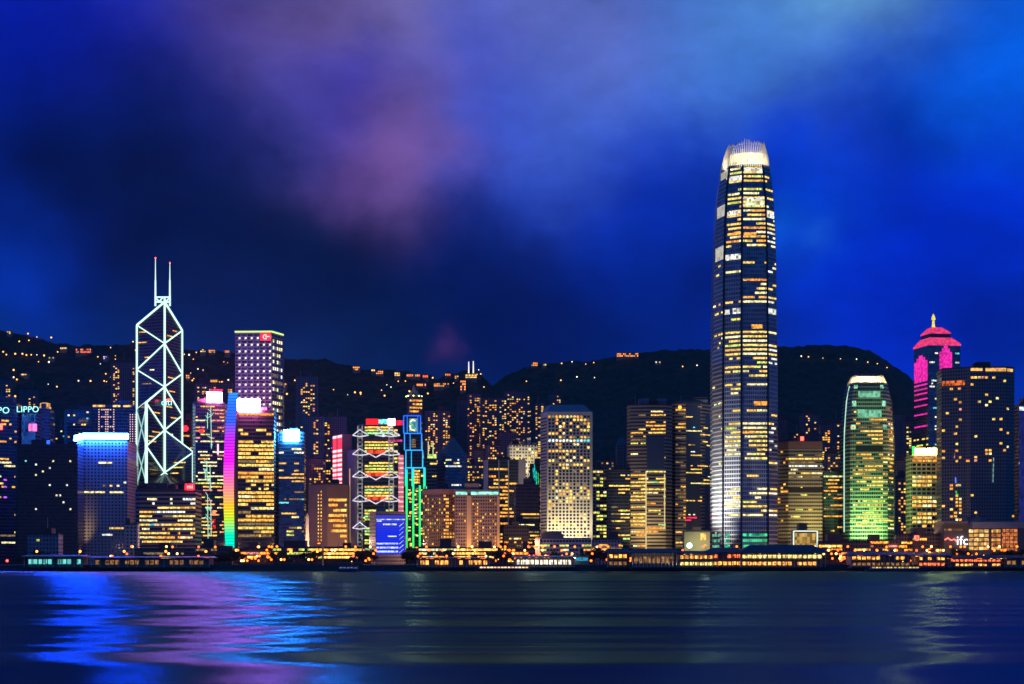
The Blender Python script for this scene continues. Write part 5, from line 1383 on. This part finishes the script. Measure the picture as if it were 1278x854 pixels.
def hill_lamp(px, py, mat, s_=1.):
    p = on_hill(px, py)
    if p is None: return
    key = mat.name
    if key not in lamp_src:
        o = bpy.data.objects.new('hillside_lamp', None); COL.objects.link(o)
        lamp_src[key] = (o, [MB().ball((0, 0, 6), 1.5, 6).build('lamp_head', mat, o), MB().bar((0, 0, -6), (0, 0, 4.6), .15).build('post', BLACK, o)])
    else:
        o = lamp_src[key][0].copy(); COL.objects.link(o)
        for c in lamp_src[key][1]: d = c.copy(); COL.objects.link(d); d.parent = o
    o.location = p; o.scale = (s_, s_, s_)
    tag(o, 'small orange lamp shining among the dark trees on the hillside' if mat is HILL_O else 'small white lamp shining among the dark trees on the hillside', 'lamp', 'lamps scattered over the wooded hillside')


rh = random.Random(12)
for px, py in ((35, 421), (46, 424), (36, 428), (64, 426), (24, 431), (4, 443), (8, 446), (19, 447), (28, 445), (33, 446), (39, 446), (46, 446), (55, 447), (48, 453), (61, 456), (72, 442), (122, 448), (138, 437), (144, 450), (145, 459), (158, 453),
               (166, 430), (169, 440), (17, 466), (17, 474), (15, 478), (21, 477), (5, 480), (71, 486), (98, 479), (113, 479), (130, 478), (132, 470), (140, 465), (141, 469), (148, 477), (149, 470), (156, 477), (160, 471), (162, 477), (7, 491), (19, 498), (11, 498),
               (230, 445), (236, 446), (245, 443), (247, 463), (238, 468), (240, 479), (250, 483), (274, 479), (277, 480), (285, 478), (368, 478), (353, 476), (358, 496), (488, 486), (443, 494), (450, 494), (480, 497), (506, 478), (497, 478), (534, 494), (511, 492),
               (604, 486), (700, 478), (657, 478), (720, 474), (742, 473), (701, 456), (714, 454), (731, 456), (741, 455), (852, 460), (870, 459), (1000, 447), (1009, 448), (1027, 449), (1049, 450), (1069, 451), (1083, 454), (1095, 456), (1107, 461), (600, 470), (595, 471), (566, 480), (540, 475)):
    m = HILL_O if rh.random() < .74 else HILL_W
    hill_lamp(px, py, m, rh.uniform(.6, 1.15))
for _ in range(22):
    px = rh.choice((rh.uniform(0, 165), rh.uniform(130, 170), rh.uniform(230, 292), rh.uniform(355, 600))); py = rh.uniform(445, 500)
    hill_lamp(px, py, HILL_O if rh.random() < .6 else HILL_W, rh.uniform(.4, .7))

# ------------------------------------------------------------------ the waterfront
PIERROOF = plain('pier_roof', (.05, .07, .1), .6)
COLM = plain('pier_column', (.6, .55, .46), .6)


def pier(label, x0, x1, Yf, roof_py, floors, wins, ncol, eave_py, depth=26, roofm=None, name='ferry_pier', hip=.82, deck=3.4):
    cx = X((x0 + x1) / 2, Yf)
    r = root(name, (cx, Yf, deck), label, 'pier')
    w = X(x1, Yf) - X(x0, Yf)
    ze, zt = Z(eave_py, Yf) - deck, Z(roof_py, Yf) - deck
    MB().box(-w / 2, w / 2, 0, depth, -1.1, 0).build('deck', DARKC, r)
    pm = MB()
    k = int(w / 6) + 1
    for i in range(k): pm.box(-w / 2 + .6 + i * (w - 1.2) / max(1, k - 1) - .4, -w / 2 + .6 + i * (w - 1.2) / max(1, k - 1) + .4, .6, 1.4, -5, -1.11)
    pm.build('piles', BLACK, r)
    MB().box(-w / 2 + 2, w / 2 - 2, 7, depth - 1, .01, ze - .3).build('hall', plain('pier_wall', (.3, .25, .2), .7), r)
    fh = ze / floors
    for f in range(floors):
        if f: MB().box(-w / 2 + .3, w / 2 - .3, .8, 7, f * fh - .2, f * fh + .2).build('gallery_floor', CONC, r)
        m = wins[f % len(wins)]
        if m is None: continue
        n_ = max(3, int(w / 4.2)); q = random.Random(label + str(f))
        for i in range(n_):
            if q.random() < .86:
                o = link('window', unit_cube(m), r)
                o.location = (-w / 2 + 2.4 + (i + .5) * (w - 4.8) / n_, 6.9, f * fh + fh * .52); o.scale = ((w - 4.8) / n_ * .74, .3, fh * .46)
    for i in range(ncol):
        x = -w / 2 + .9 + i * (w - 1.8) / (ncol - 1)
        MB().lathe((x, 1.6, .01), [(.5, 0), (.5, .5), (.3, .6), (.28, ze - .4), (.5, ze - .2)], 8).build('column', COLM, r)
    e = 1.6
    MB().prism([(-w / 2 - e, -.6), (w / 2 + e, -.6), (w / 2 + e, depth + .6), (-w / 2 - e, depth + .6)], ze - .05, ze + .4).prism([(-w / 2 - e, -.6), (w / 2 + e, -.6), (w / 2 + e, depth + .6), (-w / 2 - e, depth + .6)], ze + .4, zt, [(-w / 2 * hip, depth * .4), (w / 2 * hip, depth * .4), (w / 2 * hip, depth * .6), (-w / 2 * hip, depth * .6)]).build('roof', roofm or PIERROOF, r)
    return r


PO = glow('pier_orange', (1, .38, .06), 2.4, 1.4, .15, 1.5); PRr = glow('pier_red', (1, .16, .04), 2.4, 1.4, .1, 1.5); PY = glow('pier_yellow', (1, .72, .2), 2.4, 1.6, .3, 1.3); PWh = glow('pier_white', (1, .85, .6), 2.4, 1.5, .3, 1.3); PDm = glow('pier_dim', (.9, .4, .12), .4, 1.6, .1, 1.4); PTq = glow('pier_turquoise', (.2, .9, .85), .9, 2.5, .3, 1.2)
pier('dark low pier with turquoise windows at the left waterfront', 28, 102, 1236, 692.5, 1, [PTq], 9, 695, roofm=plain('grey_deck_roof', (.25, .26, .28), .6), hip=.97)
pier('long plain dark landing stage in front of the hotel tower', 112, 262, 1240, 694.5, 1, [PDm], 14, 696.5, roofm=plain('grey_deck_roof', (.25, .26, .28), .6), hip=.98)
pier('white roofed pier with a bright colonnade left of the white low building', 640, 718, 1236, 693.5, 1, [PWh], 22, 696, roofm=plain('white_deck_roof', (.6, .58, .5), .6), hip=.97)
pier('low landing stage strung with white lights before the brown hotel', 520, 612, 1240, 695.5, 1, [PO], 20, 697, roofm=plain('grey_deck_roof', (.25, .26, .28), .6), hip=.97)
pier('gabled pier pavilion with gold lit bays left of the colonnaded pier', 757, 787, 1238, 684.5, 2, [PDm, PO], 5, 690)
pier('dark hipped ferry pier with rows of tall uplit columns', 788, 846, 1226, 685, 1, [PDm], 13, 690.5, hip=.9)
pier('two storey ferry pier with yellow windows, right of the uplit columns', 846, 896, 1228, 687.5, 2, [PY, PO], 9, 691.5, hip=.95)
pier('dark roofed ferry pier in front of the tallest tower base', 882, 930, 1232, 683.5, 2, [PO, PRr], 8, 690, hip=.6)
pier('wide hipped ferry pier glowing with two rows of orange windows', 924, 1032, 1224, 680, 2, [PO, PY], 20, 690.5, hip=.72)
pier('blue roofed ferry pier with an orange lit gallery below the green tower', 1062, 1142, 1232, 689, 2, [PDm, PO], 14, 693, roofm=plain('blue_roof', (.08, .1, .3), .6), hip=.95)
pier('blue roofed ferry pier right of the sodium lamp cluster', 1146, 1186, 1236, 690, 2, [PRr, PO], 9, 694, roofm=plain('blue_roof', (.08, .1, .3), .6), hip=.9)
pier('long dark pier with red orange lights below the shopping mall', 1186, 1256, 1234, 693, 2, [PO, PRr], 14, 697, hip=.95)
pier('dim grey pier at the right edge of the waterfront', 1256, 1300, 1238, 693, 1, [PDm], 8, 697, hip=.95)
for x0, x1, n_, e_ in ((791, 844, 12, 1700),):
    for i in range(n_):
        x = X(x0 + (x1 - x0) * i / (n_ - 1), 1226)
        spot('floodlight', (x, 1226.3, 3.8), (x, 1227.8, 9), e_ * .5, (1, .82, .5), 60, 1, None, .2)
b_ = None
SHOP = glow('shop_window', (1, .27, .025), 2.6, 1.4, .2, 1.5); SHOPY = glow('shop_window_gold', (1, .5, .09), 2.4, 1.4, .2, 1.5)
LOWS = [('low shop building with green and orange windows before the glass tower', 318, 402, 684, 1330, 3, [(LIME, 3), (SHOP, 4), (GREEN, 2), (PALE, 1)], .5),
        ('low pavilion with a row of yellow windows under the brown slab', 404, 452, 684, 1345, 2, [(SHOPY, 5), (SHOPY, 2)], .8),
        ('orange lit shop row left of the pavilion with yellow windows', 296, 340, 686, 1300, 2, [(SHOP, 6), (SHOPY, 2), (PINKW, 1)], .8),
        ('low white lit shop at the brown hotel foot', 522, 570, 684, 1350, 2, [(PALE, 5), (WHITE, 2), (SHOP, 3)], .75),
        ('orange glowing arcade along the foot of the stone hotel', 570, 632, 685, 1340, 2, [(SHOP, 5), (SHOPY, 4), (PALE, 1)], .85),
        ('dark terrace block with a few red windows by the black offices', 632, 668, 687, 1320, 2, [(SHOP, 3), (PINKW, 2)], .4),
        ('orange lit terrace between the tan block and the green tower', 1022, 1066, 677, 1350, 4, [(SHOP, 6), (SHOPY, 3)], .55),
        ('red orange lit terrace at the green tower foot', 1064, 1120, 676, 1360, 3, [(SHOP, 5), (PINKW, 2), (SHOPY, 2)], .5),
        ('low dark block with red windows below the gold office block', 1118, 1178, 668, 1390, 3, [(SHOP, 4), (SHOPY, 2)], .35),
        ('low brown block between the slatted offices and the banded tower', 168, 244, 686, 1350, 2, [(DIMW, 5), (SHOPY, 2), (PINKW, 1)], .35),
        ('dim violet grey block below the banded tower', 244, 290, 683, 1360, 3, [(DIMW, 4), (PINKW, 1), (WHITE, 1)], .35)]
for lab, x0, x1, top, Y, fl, pal, p in LOWS:
    b_ = Bld('low_building', lab, [(x0, 0), (x1, 0)], top, Y, wall=facade('shop_wall', (.16, .12, .1), fh=3.4, bw=2.6, wf=.6, hf=.5), depth=16, plant=1)
    b_.win(0, top + .5, 700, 3.4, 2.6, 'run', 1, min(.92, p * 1.25), pal, seg=3, hf=.55); b_.done()
b_ = Bld('kiosk', 'small teal lit kiosk beside the white roofed pier', [(717, 0), (735, 0)], 694, 1262, wall=plain('kiosk_wall', (.1, .2, .22), .5), depth=5)
b_.panel('window', 0, 718.5, 733.5, 696, 700, glow('kiosk_teal', (.05, .5, .8), .7, 1.2, .2, 1.3), .2); b_.done()


# trees: tapered trunk with limbs and a crown of leaf clumps
def tree_meshes(seed):
    q = random.Random(seed)
    tr = MB(); tips = []
    tr.bar((0, 0, 0), (.2, 0, 2.6), .32, .24)
    for k in range(7):
        a = q.uniform(0, math.tau); e = Vector((math.cos(a) * q.uniform(1.2, 3), math.sin(a) * q.uniform(1.2, 3), q.uniform(4.6, 8)))
        tr.bar((.2, 0, q.uniform(2.2, 3.4)), e, .15, .05); tips.append(e)
    cr = MB()
    for e in tips + [Vector((0, 0, 7))]:
        for _ in range(120):
            d = Vector((q.gauss(0, 1), q.gauss(0, 1), q.gauss(0, .7)))
            c = e + d * .85
            u = Vector((q.uniform(-1, 1), q.uniform(-1, 1), q.uniform(-1, 1))).normalized(); w = u.cross(Vector((q.uniform(-1, 1), q.uniform(-1, 1), .3))).normalized()
            s_ = q.uniform(.16, .38); k = len(cr.v)
            cr.v += [c - u * s_ * 1.5, c + w * s_, c + u * s_ * 1.5, c - w * s_]; cr.f.append((k, k + 1, k + 2, k + 3))
    return tr, cr


BARK = plain('bark', (.06, .045, .03), .9); LEAF = plain('foliage', (.05, .075, .03), .8, var=.6, scale=1.5)
protos = []
for sd in (1, 2, 3):
    tr, cr = tree_meshes(sd)
    t = bpy.data.objects.new('tree', None)
    a = tr.build('trunk', BARK, t); c = cr.build('crown', LEAF, t)
    protos.append((t, a, c))
rt = random.Random(31)
spans = [(268, 300, 8, 1290), (340, 356, 3, 1285), (378, 400, 3, 1300), (440, 470, 6, 1290), (504, 522, 5, 1300), (556, 566, 2, 1290), (618, 642, 5, 1285), (690, 712, 3, 1300), (736, 764, 6, 1280), (846, 856, 2, 1290),
         (952, 1000, 7, 1370), (1020, 1044, 4, 1300), (1066, 1104, 6, 1345), (1104, 1140, 7, 1350), (1190, 1206, 3, 1290), (1236, 1276, 7, 1280), (20, 60, 5, 1300), (172, 200, 4, 1290)]
first = {0: True, 1: True, 2: True}
for x0, x1, n_, Y in spans:
    for k in range(n_):
        pr = rt.randrange(3); t, a, c = protos[pr]
        if first[pr]: first[pr] = False; COL.objects.link(t)
        else:
            t = t.copy(); COL.objects.link(t)
            for ch in (a, c):
                d = ch.copy(); COL.objects.link(d); d.parent = t
        x = x0 + (x1 - x0) * (k + .5) / n_ + rt.uniform(-2, 2); yy = Y + rt.uniform(-12, 12)
        t.location = (X(x, yy), yy, 5); s_ = rt.uniform(.9, 1.6); t.scale = (s_, s_, s_ * rt.uniform(.9, 1.1)); t.rotation_euler = (0, 0, rt.uniform(0, 6.28))
        tag(t, 'dark leafy tree standing among the waterfront lights', 'tree', 'trees along the waterfront promenade')

# street lamps along the promenade
LSRC = {}


def lamp(px, Y, h, mat, label, group, arm=False):
    key = (mat.name, round(h))
    if key not in LSRC:
        r = bpy.data.objects.new('street_lamp', None); COL.objects.link(r)
        parts = [MB().bar((0, 0, 0), (0, 0, h), .14, .09).build('post', BLACK, r), MB().ball((0, 0, h + .7), 1., 7).build('lamp_head', mat, r)]
        LSRC[key] = (r, parts)
    else:
        r0, parts = LSRC[key]; r = r0.copy(); COL.objects.link(r)
        for p in parts: d = p.copy(); COL.objects.link(d); d.parent = r
    r.location = (X(px, Y), Y, 5); tag(r, label, 'street lamp', group)


for px, lab in ((46, 'orange street lamp before the low pale grey building'), (100, 'orange street lamp before the tower with the blue light box'), (155, 'orange street lamp right of the blue topped tower'), (207, 'orange street lamp before the slatted office block'), (257, 'orange street lamp below the banded office tower'),
                (363, 'orange street lamp below the slim glass tower'), (396, 'orange street lamp left of the brown slab'), (1160, 'brightest orange lamp on the waterfront, left of the mall lettering')):
    lamp(px, 1275, 11 if px != 1160 else 10, LAMPO, lab, 'tall sodium street lamps')
PL1 = glow('promenade_orange', (1, .15, .011), 4.6, 0, sample=True); PL2 = glow('promenade_white', (1, .55, .16), 5, 0, sample=True); PL3 = glow('promenade_red', (1, .1, .05), 4, 0)
rl = random.Random(77)
for a, c, n_ in ((100, 300, 20), (300, 345, 20), (345, 470, 26), (520, 690, 84), (690, 790, 30), (846, 930, 22), (930, 1040, 26), (1030, 1190, 92), (1190, 1278, 34)):
    for k in range(n_):
        m = rl.choices((PL1, PL2, PL3), (5, 3, 1))[0]
        lamp(rl.uniform(a, c), rl.uniform(1254, 1300), rl.choice((3, 4, 5, 7, 9, 12, 15)), m, {PL1: 'small orange lamp glowing in the crowd of waterfront lights', PL2: 'small warm white lamp glowing in the crowd of waterfront lights', PL3: 'small red lamp glowing in the crowd of waterfront lights'}[m], 'small lamps along the promenade')
for px in (717,): lamp(px, 1258, 6, LAMPW, 'bright white lamp at the end of the white roofed pier', 'pier head lamps')
lamp(9, 1256, 3, LAMPR, 'red harbour lamp at the far left of the sea wall', 'pier head lamps')
lamp(1130, 1262, 4, LAMPO, 'orange lamp by the blue roofed pier', 'pier head lamps'); lamp(1178, 1262, 5, LAMPW, 'white lamp between the mall and the blue roofed pier', 'pier head lamps')
b_ = Bld('sign_board', 'square red lit board on the terrace left of the mall', [(1140, 0), (1148, 0)], 667, 1376, base=22, wall=DARKC, depth=1, roof=False)
b_.panel('screen', 0, 1141, 1147, 668.5, 675, glow('red_board', (1, .16, .1), 2.2, 2), .3)
MB().box(-.3, .3, -.3, .3, -17, -.01).build('post', BLACK, b_.root); b_.done()

# ------------------------------------------------------------------ boats


def boat(label, px0, px1, Y, hullm, winm, decks, cat='ferry', name='ferry', mast=True):
    L = X(px1, Y) - X(px0, Y); cx = X((px0 + px1) / 2, Y)
    r = root(name, (cx, Y, 0), label, cat)
    bw = min(9, L * .22)
    hp = [(-L / 2, -bw * .3), (-L / 2 + L * .06, -bw / 2), (L / 2 - L * .2, -bw / 2), (L / 2, 0), (L / 2 - L * .2, bw / 2), (-L / 2 + L * .06, bw / 2), (-L / 2, bw * .3)]
    MB().prism([(x * .94, y * .8) for x, y in hp], -.8, 1.9, hp).build('hull', hullm, r)
    z = 1.92
    for d in range(decks):
        l0 = L * (.42 - .07 * d); w0 = bw * (.42 - .04 * d)
        MB().box(-l0, l0 * .82, -w0, w0, z, z + 2.3).build('cabin', plain('boat_white', (.6, .6, .62), .5) if decks > 1 else plain('boat_blue', (.1, .14, .25), .5), r)
        n_ = max(3, int(l0 * 1.7 / 2.6))
        for i in range(n_):
            o = link('window', unit_cube(winm), r); o.location = (-l0 + (i + .5) * l0 * 1.82 / n_, -w0 - .05, z + 1.35); o.scale = (l0 * 1.82 / n_ * .72, .2, 1.)
        MB().box(-l0 - .6, l0 * .82 + .6, -w0 - .5, w0 + .5, z + 2.31, z + 2.55).build('deck_roof', DARKC, r)
        z += 2.56
    if mast:
        MB().bar((L * .1, 0, z), (L * .1, 0, z + 3.4), .12, .06).build('mast', STEEL, r); MB().ball((L * .1, 0, z + 3.6), .35, 6).build('mast_light', PL2, r)
    return r


boat('small dark blue motor launch off the sea wall below the bank building', 421, 451, 1150, plain('navy_hull', (.05, .08, .18), .4), glow('boat_dim', (.3, .4, .9), .35, 1.2), 1, 'boat', 'motor_launch')
boat('brightly lit ferry with white and red lights in front of the black offices', 592, 672, 1205, plain('red_hull', (.4, .06, .04), .4), glow('ferry_glow', (1, .6, .35), 2.2, 1.8, .5, 1.3), 1)
boat('long low ferry with a yellow lit deck below the gold office block', 1080, 1158, 1180, plain('violet_hull', (.1, .08, .2), .4), glow('ferry_yellow', (1, .72, .2), .9, 1.8, .2, 1.4), 1)

# warm fill for the town fronts: high mast lamps added behind the promenade
src = None
for px, Y, h, e, c in ((60, 1400, 18, .25, (1, .6, .35)), (200, 1420, 16, .5, (1, .55, .3)), (262, 1480, 18, .5, (1, .5, .4)), (320, 1470, 18, .8, (1, .5, .2)), (398, 1425, 20, 1.1, (1, .48, .2)), (436, 1460, 20, 1.5, (1, .55, .35)),
                       (520, 1405, 16, 1.1, (1, .5, .25)), (560, 1395, 18, 1.5, (1, .48, .28)), (604, 1390, 18, 1.3, (1, .45, .2)), (660, 1400, 16, .8, (1, .5, .2)), (770, 1420, 18, .8, (1, .6, .25)), (880, 1420, 18, .7, (1, .7, .4)),
                       (1000, 1440, 18, .7, (1, .6, .25)), (1040, 1500, 18, .9, (1, .5, .2)), (1125, 1430, 18, 1., (1, .45, .2)), (1160, 1330, 14, .7, (1, .42, .12)), (1230, 1330, 14, .5, (1, .5, .25))):
    if src is None:
        r = bpy.data.objects.new('fill_mast_lamp', None); COL.objects.link(r)
        src = (r, [MB().bar((0, 0, 0), (0, 0, 16), .3, .15).build('post', STEEL, r), MB().lathe((0, 0, 16), [(1.3, 0), (1.3, .5), (.3, .8)], 10).build('lamp_head', PL1, r)])
    else:
        r = src[0].copy(); COL.objects.link(r)
        for p in src[1]: d = p.copy(); COL.objects.link(d); d.parent = r
    r.location = (X(px, Y), Y, 5); r.scale = (1, 1, h / 16)
    tag(r, 'added high mast lamp throwing warm fill on the town fronts', 'street lamp', 'added high mast fill lamps')
    d = bpy.data.lights.new('fill_light', 'POINT'); d.energy = 36000 * e; d.color = c; d.shadow_soft_size = 1.2
    o = bpy.data.objects.new('fill_light', d); COL.objects.link(o); o.location = (X(px, Y), Y - 1, 5 + h + 3)
